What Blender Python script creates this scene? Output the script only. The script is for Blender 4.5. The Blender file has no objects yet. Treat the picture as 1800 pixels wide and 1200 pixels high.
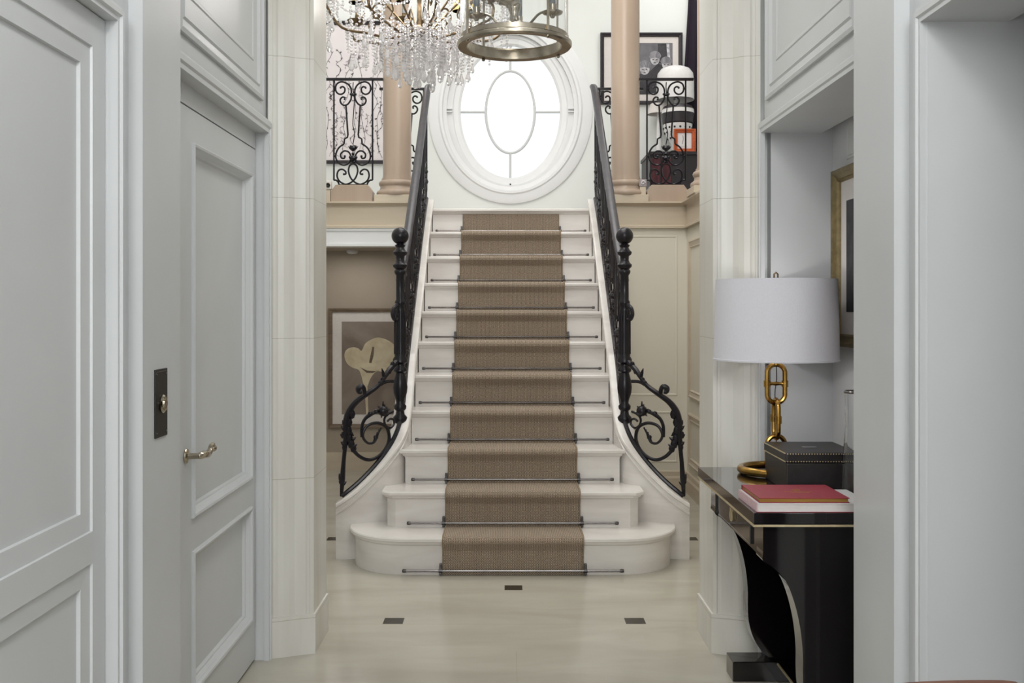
import bpy, bmesh, math, random
from mathutils import Vector, Matrix
PI = math.pi
random.seed(7)
S = bpy.context.scene
COL = S.collection

# ------------------------------------------------------------------ camera, world, lights, exposure
F = 1780.0; EYE = 1.416; VPX, VPY = 890.0, 543.0
cam_d = bpy.data.cameras.new('camera'); cam = bpy.data.objects.new('camera', cam_d); COL.objects.link(cam)
cam.location = (0, 0, EYE); cam.rotation_euler = (PI/2, 0, 0)
cam_d.sensor_width = 36; cam_d.lens = 36*F/1800
cam_d.shift_x = (900-VPX)/1800; cam_d.shift_y = -(600-VPY)/1800
cam_d.clip_start = 0.05; cam_d.clip_end = 60
S.camera = cam
S.view_settings.view_transform = 'Standard'; S.view_settings.look = 'None'
S.view_settings.gamma = 1; S.view_settings.use_curve_mapping = False
S.view_settings.exposure = 0.0
w = bpy.data.worlds.new('sky'); S.world = w; w.use_nodes = True
bg = w.node_tree.nodes['Background']; bg.inputs[0].default_value = (0.95, 0.98, 1.0, 1); bg.inputs[1].default_value = 1.15

def area(name, loc, rot, sx, sy, energy, color=(1, 1, 1)):
    l = bpy.data.lights.new(name, 'AREA'); l.shape = 'RECTANGLE'; l.size = sx; l.size_y = sy
    l.energy = energy; l.color = color
    o = bpy.data.objects.new(name, l); COL.objects.link(o); o.location = loc; o.rotation_euler = rot
    return o
# ceiling light of the entrance corridor (over and behind the camera), high daylight of the front door, then added fills
area('corridor_ceiling_light', (0.03, 1.15, 3.22), (0, 0, 0), 0.5, 0.9, 17, (1, 0.99, 0.97))
area('front_door_fanlight', (0.03, -2.3, 2.75), (math.radians(80), 0, 0), 1.5, 0.9, 75, (0.985, 0.99, 1.0))
area('front_low_fill', (0.03, -2.3, 1.2), (PI/2, 0, 0), 1.0, 1.6, 16, (0.985, 0.99, 1.0))  # low area light added as front fill
area('arch_fill_light', (0.03, 3.55, 3.25), (0, 0, 0), 0.5, 0.5, 8, (1, 0.99, 0.97))  # added to lift the stair foot; no fitting hangs here
# added fill lights of the stair hall and galleries
area('hall_top_fill', (0.03, 6.6, 5.5), (0, 0, 0), 2.4, 2.4, 88, (1, 0.98, 0.955))  # added top light; the hall ceiling has no opening
area('hall_front_fill', (0.03, 4.75, 4.6), (math.radians(50), 0, 0), 1.6, 0.6, 34, (1, 0.95, 0.90))  # added warm light thrown onto the flight
area('gallery_fill_left', (-1.25, 8.9, 4.9), (0, 0, 0), 0.6, 0.6, 8, (1, 0.985, 0.975))  # added to brighten the upper left gallery
area('under_gallery_fill', (-1.33, 8.45, 1.90), (0, 0, 0), 0.5, 0.3, 2.6, (1, 0.97, 0.93))  # added to brighten the room below the gallery
area('gallery_fill_right', (1.6, 8.8, 4.9), (0, 0, 0), 0.8, 0.8, 11, (1, 0.985, 0.975))  # added to brighten the upper right gallery

def at(px, py, d):
    return Vector(((px-VPX)*d/F, d, EYE-(py-VPY)*d/F))

# ------------------------------------------------------------------ materials
def srgb(r, g, b):
    f = lambda c: (c/255/12.92) if c/255 <= 0.04045 else ((c/255+0.055)/1.055)**2.4
    return (f(r), f(g), f(b), 1)
def mat(name, col, rough=0.5, metal=0.0, noise=None, bump=None, coat=0, spec=None, trans=0, ior=1.45):
    m = bpy.data.materials.new(name); m.use_nodes = True
    nt = m.node_tree; p = nt.nodes['Principled BSDF']
    p.inputs['Base Color'].default_value = col; p.inputs['Roughness'].default_value = rough
    p.inputs['Metallic'].default_value = metal; p.inputs['IOR'].default_value = ior
    p.inputs['Transmission Weight'].default_value = trans
    p.inputs['Coat Weight'].default_value = coat; p.inputs['Coat Roughness'].default_value = 0.05
    if spec is not None: p.inputs['Specular IOR Level'].default_value = spec
    tc = nt.nodes.new('ShaderNodeTexCoord')
    if noise:   # (scale xyz, colour2, lo, hi, detail)
        mp = nt.nodes.new('ShaderNodeMapping'); mp.inputs['Scale'].default_value = noise[0]
        n = nt.nodes.new('ShaderNodeTexNoise'); n.inputs['Scale'].default_value = 1; n.inputs['Detail'].default_value = noise[4]
        n.inputs['Distortion'].default_value = 0.6
        r = nt.nodes.new('ShaderNodeValToRGB')
        r.color_ramp.elements[0].position = noise[2]; r.color_ramp.elements[0].color = noise[1]
        r.color_ramp.elements[1].position = noise[3]; r.color_ramp.elements[1].color = col
        nt.links.new(tc.outputs['Object'], mp.inputs[0]); nt.links.new(mp.outputs[0], n.inputs[0])
        nt.links.new(n.outputs[0], r.inputs[0]); nt.links.new(r.outputs[0], p.inputs['Base Color'])
    if bump:    # (scale, strength)
        n2 = nt.nodes.new('ShaderNodeTexNoise'); n2.inputs['Scale'].default_value = bump[0]; n2.inputs['Detail'].default_value = 3
        b = nt.nodes.new('ShaderNodeBump'); b.inputs['Strength'].default_value = bump[1]; b.inputs['Distance'].default_value = 0.002
        nt.links.new(tc.outputs['Object'], n2.inputs[0]); nt.links.new(n2.outputs[0], b.inputs['Height'])
        nt.links.new(b.outputs[0], p.inputs['Normal'])
    return m
def mathn(nt, op, a, b=None, c=None):
    n = nt.nodes.new('ShaderNodeMath'); n.operation = op
    for i, v in enumerate((a, b, c)):
        if v is None: continue
        if isinstance(v, (int, float)): n.inputs[i].default_value = v
        else: nt.links.new(v, n.inputs[i])
    return n.outputs[0]

PAINT = mat('grey_paint', srgb(210, 212, 213), 0.34, noise=((3, 3, 2), srgb(205, 207, 208), .3, .7, 3), bump=(60, .04))
PAINT_LT = mat('pale_paint', srgb(214, 214, 214), 0.45, noise=((2, 2, 2), srgb(209, 209, 210), .3, .7, 3))
TRIMW = mat('white_gloss_trim', srgb(233, 234, 235), 0.35, noise=((2, 2, 2), srgb(229, 230, 231), .3, .7, 3))
WALLW = mat('white_wall_paint', srgb(232, 235, 233), 0.6, noise=((1.5, 1.5, 1.5), srgb(227, 230, 227), .3, .7, 3))
CREAM = mat('cream_wall_paint', srgb(230, 225, 211), 0.55, noise=((1.5, 1.5, 1.5), srgb(224, 219, 205), .3, .7, 3))
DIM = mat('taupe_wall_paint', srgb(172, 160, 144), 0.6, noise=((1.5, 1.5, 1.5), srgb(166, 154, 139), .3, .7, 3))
DARKROOM = mat('dim_side_room_tone', srgb(92, 86, 80), 0.7, noise=((1.5, 1.5, 1.5), srgb(84, 79, 73), .3, .7, 3))  # dark colour stands in for the low light of the side room
STONE = mat('warm_limestone', srgb(208, 195, 175), 0.32, noise=((1.2, 1.2, 9), srgb(195, 181, 161), .32, .72, 6), bump=(30, .05))
COLSTONE = mat('rose_limestone_column', srgb(182, 163, 146), 0.3, noise=((6, 6, 1.2), srgb(170, 151, 135), .3, .7, 5))
MARBLE = mat('white_marble', srgb(226, 222, 217), 0.22, noise=((2.0, 3, 9), srgb(208, 202, 197), .3, .62, 7), bump=(25, .03))
IRON = mat('black_wrought_iron', srgb(24, 20, 28), 0.3, metal=0.1, noise=((30, 30, 30), srgb(17, 14, 20), .3, .7, 3), bump=(90, .1), spec=.5)
RAILM = mat('dark_grey_rail_metal', srgb(78, 76, 80), 0.35, metal=0.3, noise=((20, 20, 20), srgb(70, 68, 72), .3, .7, 3))
STEEL = mat('brushed_steel', srgb(128, 124, 122), 0.25, metal=1, noise=((5, 60, 60), srgb(104, 100, 98), .3, .7, 3))
STEELD = mat('dark_steel', srgb(88, 86, 86), 0.35, metal=1, noise=((60, 60, 60), srgb(74, 72, 72), .3, .7, 3))
NICKEL = mat('antique_nickel', srgb(192, 182, 166), 0.2, metal=1, noise=((14, 14, 14), srgb(152, 142, 124), .3, .7, 3))
BRASS = mat('aged_brass', srgb(186, 148, 78), 0.22, metal=1, noise=((22, 22, 22), srgb(142, 104, 48), .3, .7, 4))
BRONZE = mat('antique_bronze', srgb(136, 118, 92), 0.35, metal=1, noise=((30, 30, 30), srgb(96, 80, 62), .3, .7, 3))
PALEG = mat('pale_gilt_edge', srgb(226, 210, 172), 0.35, metal=.5, noise=((30, 30, 30), srgb(206, 188, 146), .3, .7, 3))
LACQ = mat('black_lacquer', srgb(20, 16, 18), 0.1, noise=((5, 5, 5), srgb(20, 17, 19), .3, .7, 3), coat=.6)
LEATHER = mat('black_leather', srgb(42, 38, 38), 0.42, noise=((60, 60, 60), srgb(34, 31, 31), .3, .7, 3), bump=(220, .25))
SHADE = mat('white_linen_shade', srgb(226, 225, 232), 0.8, noise=((200, 200, 200), srgb(221, 220, 226), .3, .7, 2), bump=(300, .1))
RED = mat('red_book_cloth', srgb(160, 52, 66), 0.5, noise=((80, 80, 80), srgb(146, 46, 60), .3, .7, 3), bump=(300, .1))
PINK = mat('pale_pink_cover', srgb(226, 196, 200), 0.5, noise=((40, 40, 40), srgb(214, 178, 184), .3, .7, 3))
WHITEC = mat('white_cover', srgb(232, 230, 230), 0.4, noise=((40, 40, 40), srgb(226, 224, 224), .3, .7, 2))
GOLDP = mat('gilt_page_edge', srgb(200, 160, 86), 0.35, metal=.7, noise=((4, 4, 500), srgb(168, 128, 62), .3, .7, 3))
FRAMEG = mat('gilt_frame', srgb(150, 134, 96), 0.4, metal=.6, noise=((30, 30, 30), srgb(120, 104, 72), .3, .7, 3))
FRAMEB = mat('black_frame', srgb(44, 38, 44), 0.4, noise=((30, 30, 30), srgb(38, 33, 38), .3, .7, 3))
FRAMET = mat('taupe_frame', srgb(128, 110, 92), 0.45, noise=((12, 12, 60), srgb(108, 92, 76), .3, .7, 3))
FRAMEO = mat('orange_wood_frame', srgb(192, 92, 46), 0.4, noise=((8, 8, 60), srgb(168, 74, 34), .3, .7, 3))
MATB = mat('mount_board', srgb(222, 216, 212), 0.8, noise=((30, 30, 30), srgb(217, 211, 207), .3, .7, 2))
PAPER = mat('rose_white_paper', srgb(234, 228, 229), 0.8, noise=((3, 3, 3), srgb(228, 220, 223), .3, .7, 2))
INK = mat('black_ink', srgb(50, 44, 48), 0.7, noise=((40, 40, 40), srgb(36, 32, 36), .3, .7, 2))
GREYINK = mat('grey_ink', srgb(168, 160, 164), 0.7, noise=((40, 40, 40), srgb(150, 142, 146), .3, .7, 2))
PHOTOBG = mat('grey_photo_ground', srgb(118, 116, 122), 0.6, noise=((6, 6, 6), srgb(92, 90, 96), .35, .65, 3))
PHOTOD = mat('dark_photo_tone', srgb(66, 64, 68), 0.6, noise=((14, 14, 14), srgb(48, 46, 50), .35, .65, 3))
PHOTOL = mat('light_photo_tone', srgb(206, 204, 208), 0.6, noise=((25, 25, 25), srgb(150, 148, 152), .38, .62, 3))
PHOTOM = mat('mid_photo_tone', srgb(150, 148, 154), 0.6, noise=((40, 40, 12), srgb(112, 110, 116), .38, .62, 3))
SEPBG = mat('sepia_photo_ground', srgb(152, 140, 128), 0.6, noise=((3, 3, 3), srgb(118, 104, 94), .3, .7, 3))
SEPL = mat('cream_petal_tone', srgb(212, 200, 172), 0.6, noise=((9, 9, 9), srgb(188, 172, 144), .3, .7, 3))
SEPD = mat('brown_spadix_tone', srgb(112, 98, 82), 0.6, noise=((30, 30, 30), srgb(92, 78, 64), .3, .7, 3))
GLASS = mat('clear_glass', (1, 1, 1, 1), 0.0, trans=1, ior=1.45, noise=((4, 4, 4), (0.97, 0.985, 0.98, 1), .3, .7, 1))
CRYST = mat('cut_crystal', (1, 0.985, 0.99, 1), 0.03, trans=.62, ior=1.5, noise=((20, 20, 20), (0.96, 0.94, 0.95, 1), .3, .7, 1))
CANDLE = mat('grey_candle_sleeve', srgb(150, 156, 158), 0.6, noise=((30, 30, 30), srgb(142, 148, 150), .3, .7, 2))
CUPSH = mat('pleated_cream_shade', srgb(214, 196, 140), 0.7, noise=((90, 90, 3), srgb(190, 168, 108), .35, .65, 2))
CHAIRW = mat('chestnut_wood', srgb(132, 84, 58), 0.35, noise=((20, 3, 20), srgb(104, 62, 42), .3, .7, 5))
DARKRED = mat('dark_red_lacquer', srgb(84, 38, 46), 0.3, noise=((20, 20, 3), srgb(58, 26, 34), .4, .6, 3))
CURT = mat('black_velvet', srgb(34, 24, 38), 0.9, noise=((60, 60, 2), srgb(26, 18, 30), .3, .7, 3))
BLACKP = mat('black_plastic', srgb(16, 13, 13), 0.45, noise=((20, 20, 20), srgb(15, 13, 13), .3, .7, 2))

def make_joint_stone():
    m = STONE.copy(); m.name = 'jointed_pilaster_stone'
    nt = m.node_tree; [x for x in nt.nodes if x.type == 'MAPPING'][0].inputs['Scale'].default_value = (5, 5, .9); p = nt.nodes['Principled BSDF']; r = [n for n in nt.nodes if n.type == 'VALTORGB'][0]
    r.color_ramp.elements[0].color = srgb(211, 207, 197); r.color_ramp.elements[1].color = srgb(225, 224, 218)
    tc = [n for n in nt.nodes if n.type == 'TEX_COORD'][0]
    sp = nt.nodes.new('ShaderNodeSeparateXYZ'); nt.links.new(tc.outputs['Object'], sp.inputs[0])
    n = nt.nodes.new('ShaderNodeTexNoise'); n.inputs['Scale'].default_value = 8; nt.links.new(tc.outputs['Object'], n.inputs[0])
    z = mathn(nt, 'ADD', sp.outputs[2], mathn(nt, 'MULTIPLY', n.outputs[0], .006))
    a = mathn(nt, 'FRACT', mathn(nt, 'DIVIDE', mathn(nt, 'SUBTRACT', z, 0.15), 0.574))
    k = mathn(nt, 'LESS_THAN', a, 0.0045)
    mx = nt.nodes.new('ShaderNodeMixRGB'); nt.links.new(mathn(nt, 'MULTIPLY', k, .55), mx.inputs[0])
    nt.links.new(r.outputs[0], mx.inputs[1]); mx.inputs[2].default_value = srgb(150, 138, 120)
    nt.links.new(mx.outputs[0], p.inputs['Base Color'])
    return m
PILST = make_joint_stone()

A_T = 0.548; TX = 0.0364; TY = 4.60   # floor inset lattice: half pitch and one centre row
def make_floor():
    m = mat('limestone_floor_with_black_insets', srgb(188, 184, 171), 0.18, noise=((1.6, 5, 1), srgb(174, 169, 156), .3, .7, 6))
    nt = m.node_tree; p = nt.nodes['Principled BSDF']; r = [n for n in nt.nodes if n.type == 'VALTORGB'][0]
    tc = [n for n in nt.nodes if n.type == 'TEX_COORD'][0]
    sp = nt.nodes.new('ShaderNodeSeparateXYZ'); nt.links.new(tc.outputs['Object'], sp.inputs[0])
    u = mathn(nt, 'DIVIDE', mathn(nt, 'SUBTRACT', sp.outputs[0], TX), A_T)
    v = mathn(nt, 'DIVIDE', mathn(nt, 'SUBTRACT', sp.outputs[1], TY), A_T)
    h = 0.045/A_T
    def near(uo, vo, hh):   # distance to lattice 2Z in each axis
        def ax(c, o):
            f = mathn(nt, 'FRACT', mathn(nt, 'ADD', mathn(nt, 'DIVIDE', mathn(nt, 'SUBTRACT', c, o), 2), 100.5))
            return mathn(nt, 'MULTIPLY', mathn(nt, 'ABSOLUTE', mathn(nt, 'SUBTRACT', f, .5)), 2)
        return ax(u, uo), ax(v, vo)
    def inset(uo, vo):
        a, b = near(uo, vo, h)
        return mathn(nt, 'MULTIPLY', mathn(nt, 'LESS_THAN', a, h), mathn(nt, 'LESS_THAN', b, h))
    k = mathn(nt, 'MULTIPLY', mathn(nt, 'MAXIMUM', inset(1, 0), inset(0, 1)), mathn(nt, 'GREATER_THAN', sp.outputs[1], 4.5))
    # joints: one cross seam in line with the insets, a short centre seam in the corridor
    def line(c, o, hw): return mathn(nt, 'LESS_THAN', mathn(nt, 'ABSOLUTE', mathn(nt, 'SUBTRACT', c, o)), hw)
    j = mathn(nt, 'MAXIMUM', line(sp.outputs[1], 4.553, .0018), mathn(nt, 'MULTIPLY', line(sp.outputs[0], .041, .0012), mathn(nt, 'LESS_THAN', sp.outputs[1], 4.19)))
    m1 = nt.nodes.new('ShaderNodeMixRGB'); nt.links.new(mathn(nt, 'MULTIPLY', j, .35), m1.inputs[0])
    nt.links.new(r.outputs[0], m1.inputs[1]); m1.inputs[2].default_value = srgb(150, 140, 120)
    m2 = nt.nodes.new('ShaderNodeMixRGB'); nt.links.new(k, m2.inputs[0]); nt.links.new(m1.outputs[0], m2.inputs[1])
    m2.inputs[2].default_value = srgb(40, 36, 28)
    nt.links.new(m2.outputs[0], p.inputs['Base Color'])
    return m
FLOORM = make_floor()

def make_carpet():
    m = bpy.data.materials.new('woven_sisal_carpet'); m.use_nodes = True
    nt = m.node_tree; p = nt.nodes['Principled BSDF']; p.inputs['Roughness'].default_value = .95
    uv = nt.nodes.new('ShaderNodeUVMap'); uv.uv_map = 'UVMap'
    sp = nt.nodes.new('ShaderNodeSeparateXYZ'); nt.links.new(uv.outputs[0], sp.inputs[0])
    su = mathn(nt, 'SINE', mathn(nt, 'MULTIPLY', sp.outputs[0], 2*PI/0.0092))
    sv = mathn(nt, 'SINE', mathn(nt, 'MULTIPLY', sp.outputs[1], 2*PI/0.0088))
    pr = mathn(nt, 'MULTIPLY', su, sv)
    n = nt.nodes.new('ShaderNodeTexNoise'); n.inputs['Scale'].default_value = 150; n.inputs['Detail'].default_value = 2
    nt.links.new(uv.outputs[0], n.inputs[0])
    v = mathn(nt, 'ADD', mathn(nt, 'MULTIPLY', pr, .42), mathn(nt, 'ADD', mathn(nt, 'MULTIPLY', su, .10), mathn(nt, 'ADD', .22, mathn(nt, 'MULTIPLY', n.outputs[0], .5))))
    r = nt.nodes.new('ShaderNodeValToRGB'); e = r.color_ramp.elements
    e[0].position = .22; e[0].color = srgb(58, 47, 40)
    e[1].position = .85; e[1].color = srgb(222, 205, 182)
    x = r.color_ramp.elements.new(.5); x.color = srgb(138, 121, 104)
    nt.links.new(v, r.inputs[0]); nt.links.new(r.outputs[0], p.inputs['Base Color'])
    b = nt.nodes.new('ShaderNodeBump'); b.inputs['Strength'].default_value = .7; b.inputs['Distance'].default_value = .003
    nt.links.new(v, b.inputs['Height']); nt.links.new(b.outputs[0], p.inputs['Normal'])
    return m
CARPET = make_carpet()
BINDING = mat('carpet_binding', srgb(150, 134, 112), 0.9, noise=((90, 90, 90), srgb(120, 104, 86), .3, .7, 3))

# ------------------------------------------------------------------ mesh helpers
class MB:
    def __init__(s): s.v = []; s.f = []; s.uv = None
    def add(s, vs, fs):
        n = len(s.v); s.v += [tuple(v) for v in vs]; s.f += [tuple(i+n for i in f) for f in fs]; return s
    def box(s, x0, x1, y0, y1, z0, z1, b=0.0):
        if b <= 0:
            return s.add([(x0,y0,z0),(x1,y0,z0),(x1,y1,z0),(x0,y1,z0),(x0,y0,z1),(x1,y0,z1),(x1,y1,z1),(x0,y1,z1)],
                         [(0,3,2,1),(4,5,6,7),(0,1,5,4),(1,2,6,5),(2,3,7,6),(3,0,4,7)])
        bm = bmesh.new(); bmesh.ops.create_cube(bm, size=1)
        for v in bm.verts: v.co = Vector(((x0+x1)/2+v.co.x*(x1-x0), (y0+y1)/2+v.co.y*(y1-y0), (z0+z1)/2+v.co.z*(z1-z0)))
        bmesh.ops.bevel(bm, geom=bm.edges[:], offset=b, segments=2, affect='EDGES', profile=.6)
        s.bm(bm); bm.free(); return s
    def bm(s, bm):
        bm.verts.ensure_lookup_table(); bm.verts.index_update()
        return s.add([v.co.copy() for v in bm.verts], [[v.index for v in f.verts] for f in bm.faces])
    def prism(s, pts, n):
        """closed polygon pts (3D) extruded by vector n"""
        k = len(pts); n = Vector(n); P = [Vector(p) for p in pts]
        return s.add(P+[p+n for p in P], [tuple(range(k-1, -1, -1)), tuple(range(k, 2*k))]+[(i, (i+1) % k, (i+1) % k+k, i+k) for i in range(k)])
    def tube(s, path, r, n=8, closed=False, caps=True):
        P = [Vector(p) for p in path]; m = len(P)
        R = r if isinstance(r, (list, tuple)) else [r]*m
        T = []
        for i in range(m):
            if closed: t = P[(i+1) % m]-P[i-1]
            else: t = P[min(i+1, m-1)]-P[max(i-1, 0)]
            if t.length < 1e-9: t = Vector((0, 0, 1))
            T.append(t.normalized())
        up = Vector((0, 1, 0)) if abs(T[0].y) < .9 else Vector((1, 0, 0))
        N = (up-T[0]*up.dot(T[0])).normalized(); vs = []
        for i in range(m):
            N = (N-T[i]*N.dot(T[i]))
            N = N.normalized() if N.length > 1e-6 else T[i].orthogonal().normalized()
            B = T[i].cross(N)
            for j in range(n):
                a = 2*PI*j/n; vs.append(P[i]+(N*math.cos(a)+B*math.sin(a))*R[i])
        fs = []
        for i in range(m if closed else m-1):
            for j in range(n):
                a = i*n+j; b = i*n+(j+1) % n; i2 = (i+1) % m
                fs.append((a, b, i2*n+(j+1) % n, i2*n+j))
        if not closed and caps: fs += [tuple(range(n-1, -1, -1)), tuple((m-1)*n+j for j in range(n))]
        return s.add(vs, fs)
    def lathe(s, prof, c=(0, 0, 0), n=24, axis='Z'):
        """prof: list of (r, h)"""
        c = Vector(c); vs = []; fs = []
        for r, h in prof:
            for j in range(n):
                a = 2*PI*j/n
                if axis == 'Z': v = Vector((r*math.cos(a), r*math.sin(a), h))
                elif axis == 'X': v = Vector((h, r*math.cos(a), r*math.sin(a)))
                else: v = Vector((r*math.cos(a), h, r*math.sin(a)))
                vs.append(c+v)
        for i in range(len(prof)-1):
            for j in range(n): fs.append((i*n+j, i*n+(j+1) % n, (i+1)*n+(j+1) % n, (i+1)*n+j))
        fs.append(tuple(range(n-1, -1, -1))); fs.append(tuple((len(prof)-1)*n+j for j in range(n)))
        return s.add(vs, fs)
    def ball(s, c, r, n=12, sc=(1, 1, 1)):
        c = Vector(c); m = max(4, n//2); vs = [c+Vector((0, 0, -r*sc[2]))]; fs = []
        for i in range(1, m):
            t = PI*i/m
            for j in range(n):
                a = 2*PI*j/n; vs.append(c+Vector((math.sin(t)*math.cos(a)*r*sc[0], math.sin(t)*math.sin(a)*r*sc[1], -math.cos(t)*r*sc[2])))
        vs.append(c+Vector((0, 0, r*sc[2]))); L = len(vs)-1
        for j in range(n): fs.append((0, 1+(j+1) % n, 1+j)); fs.append((L, 1+(m-2)*n+j, 1+(m-2)*n+(j+1) % n))
        for i in range(m-2):
            for j in range(n): fs.append((1+i*n+j, 1+i*n+(j+1) % n, 1+(i+1)*n+(j+1) % n, 1+(i+1)*n+j))
        return s.add(vs, fs)
    def sweep(s, path, prof, closed=False, caps=True):
        """path: list of (point, side unit vector, up unit vector); prof: closed polygon of (a, b)"""
        k = len(prof); vs = []; fs = []
        for P, A, B in path:
            for a, b in prof: vs.append(Vector(P)+Vector(A)*a+Vector(B)*b)
        m = len(path)
        for i in range(m if closed else m-1):
            i2 = (i+1) % m
            for j in range(k): fs.append((i*k+j, i*k+(j+1) % k, i2*k+(j+1) % k, i2*k+j))
        if not closed and caps: fs += [tuple(range(k-1, -1, -1)), tuple((m-1)*k+j for j in range(k))]
        return s.add(vs, fs)
    def rings(s, P0, U, V, N, w, h, prof, cap=False):
        """mitred rectangular moulding. prof: (inset, height) from outside in"""
        P0, U, V, N = Vector(P0), Vector(U), Vector(V), Vector(N); vs = []; fs = []
        for i, hh in prof:
            vs += [P0+U*i+V*i+N*hh, P0+U*(w-i)+V*i+N*hh, P0+U*(w-i)+V*(h-i)+N*hh, P0+U*i+V*(h-i)+N*hh]
        for q in range(len(prof)-1):
            for j in range(4): fs.append((q*4+j, q*4+(j+1) % 4, (q+1)*4+(j+1) % 4, (q+1)*4+j))
        if cap: q = (len(prof)-1)*4; fs.append((q, q+1, q+2, q+3))
        return s.add(vs, fs)
    def build(s, name, m, parent=None, smooth=False, angle=35):
        me = bpy.data.meshes.new(name); me.from_pydata(s.v, [], s.f); me.materials.append(m)
        if s.uv:
            l = me.uv_layers.new(name='UVMap')
            for p in me.polygons:
                for li in p.loop_indices: l.data[li].uv = s.uv[me.loops[li].vertex_index]
        bm = bmesh.new(); bm.from_mesh(me)
        if not s.uv: bmesh.ops.recalc_face_normals(bm, faces=bm.faces)
        bm.to_mesh(me); bm.free()
        if smooth:
            me.polygons.foreach_set('use_smooth', [True]*len(me.polygons))
            try: me.set_sharp_from_angle(angle=math.radians(angle))
            except Exception: pass
        o = bpy.data.objects.new(name, me); COL.objects.link(o)
        if parent is not None:
            o.parent = parent
            if parent.get('wm') is None: pass
            o.matrix_parent_inverse = wmat(parent).inverted()
        return o
def wmat(o):
    m = Matrix.LocRotScale(o.location, o.rotation_euler, o.scale)
    if o.parent: m = wmat(o.parent) @ o.matrix_parent_inverse @ m
    return m
def tag(o, label, cat, group=None):
    o['label'] = label; o['category'] = cat
    if group: o['group'] = group
    return o
def thing(name, label, cat, loc=(0, 0, 0), group=None):
    o = bpy.data.objects.new(name, None); COL.objects.link(o); o.location = loc; o.empty_display_size = .1
    return tag(o, label, cat, group)
def struct(o):
    o['kind'] = 'structure'; return o
def dup(o, parent=None):
    c = o.copy(); COL.objects.link(c)
    if parent is not None:
        c.parent = parent; c.matrix_parent_inverse = o.matrix_parent_inverse.copy()
    for ch in [x for x in COL.objects if x.parent == o]: dup(ch, c)
    return c
def smoothp(pts, n=6, closed=False):
    """Catmull-Rom through points"""
    P = [Vector(p) for p in pts]; m = len(P); out = []
    rng = m if closed else m-1
    for i in range(rng):
        if closed: a, b, c, d = P[i-1], P[i], P[(i+1) % m], P[(i+2) % m]
        else: a, b, c, d = P[max(i-1, 0)], P[i], P[i+1], P[min(i+2, m-1)]
        for k in range(n):
            t = k/n
            out.append(.5*((2*b)+(c-a)*t+(2*a-5*b+4*c-d)*t*t+(3*b-a-3*c+d)*t**3))
    if not closed: out.append(P[-1])
    return out

# ------------------------------------------------------------------ the room shell
XL, XR = -0.975, 1.04            # corridor wall planes
CZ = 3.32                        # corridor ceiling
def sbox(name, m, *bs):
    mb = MB()
    for b in bs: mb.box(*b)
    return struct(mb.build(name, m))
mb = MB(); mb.box(-3.2, 3.4, -2.6, 9.8, -0.2, 0.0); struct(mb.build('floor', FLOORM))
# corridor ceiling, end wall
sbox('ceiling_corridor', WALLW, (-1.3, 1.30, -2.6, 4.13, CZ, CZ+.12))
sbox('wall_rear', PAINT, (-1.3, 3.4, -2.6, -2.45, 0, CZ))
# left corridor wall with door openings
DZ = 2.125
sbox('wall_left', PAINT,
     (-1.3, XL, -2.45, 1.42, 0, CZ), (-1.3, XL, 1.42, 2.49, DZ, CZ), (-1.3, XL, 2.49, 3.02, 0, CZ),
     (-1.3, XL, 3.02, 4.085, DZ, CZ), (-1.3, XL, 4.085, 4.128, 0, CZ),
     (XL, -0.938, 2.612, 2.915, 0, CZ))
# right corridor wall, near opening to a room, far niche
sbox('wall_right', PAINT,
     (XR, 1.24, -2.45, 1.30, 0, CZ), (XR, 1.24, 1.30, 2.50, DZ, CZ), (XR, 3.4, 2.50, 2.95, 0, CZ),
     (XR, 1.30, 2.95, 4.08, 2.62, CZ), (XR, 1.272, 2.95, 4.08, DZ, 2.62), (1.0, XR, 2.612, 2.915, 0, CZ))
sbox('wall_niche', PAINT_LT, (1.315, 1.45, 2.95, 4.08, 0, 2.75))
sbox('wall_niche_end', PAINT, (1.066, 1.45, 4.08, 4.14, 0, CZ))
sbox('ceiling_side_room', DARKROOM, (1.24, 3.4, -2.45, 2.5, 2.9, 3.0))
sbox('wall_side_room', DARKROOM, (3.25, 3.4, -2.45, 2.5, 0, 2.9))
# hall front wall, either side of and over the arch
sbox('wall_arch', WALLW, (-3.0, -0.93, 4.14, 4.455, 0, 5.6), (0.995, 3.4, 4.14, 4.455, 0, 5.6), (-0.93, 0.995, 4.14, 4.455, 3.3, 5.6))
sbox('wall_hall_left', WALLW, (-2.2, -2.05, 4.455, 9.6, 0, 5.6))
sbox('wall_hall_right', WALLW, (2.9, 3.05, 4.455, 9.6, 0, 5.6))
sbox('ceiling_hall', WALLW, (-2.2, 3.05, 4.455, 9.8, 5.6, 5.75))

def pilaster(name, sgn, xa, ya, xb, yb, xc, yc, z0, z1, m, grow=0):
    # canted, softly fluted front from a (corridor wall side) to b (opening corner), reveal to c
    a = Vector((xa, ya)); b = Vector((xb, yb)); t = (b-a); L = t.length; t.normalize()
    n = Vector((t.y, -t.x)) if (t.y*0-t.x) < 0 else Vector((-t.y, t.x))
    if n.y > 0: n = -n
    prof = [(0, 0), (.10, 0), (.115, -.004), (.17, -.004), (.22, .000), (.34, .003), (.46, .001), (.58, -.005), (.70, -.003), (.82, .000), (.86, -.003), (.90, -.003), (.92, .001), (1, 0)]
    if grow: prof = [(0, 0), (.30, .003), (.50, .001), (.70, -.002), (1, 0)]
    pts = [a+t*(L*q)+n*(h+grow) for q, h in prof]
    if grow: pts[-1] = Vector((xb-sgn*grow, yb-grow*.9))
    pts += [Vector((xc-sgn*grow if grow else xc, yc+grow)), Vector((xa, yc+grow if grow else yc))]
    P = [(p.x, p.y, z0) for p in pts]
    mb = MB(); mb.prism(P, (0, 0, z1-z0)); return struct(mb.build(name, m))
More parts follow.
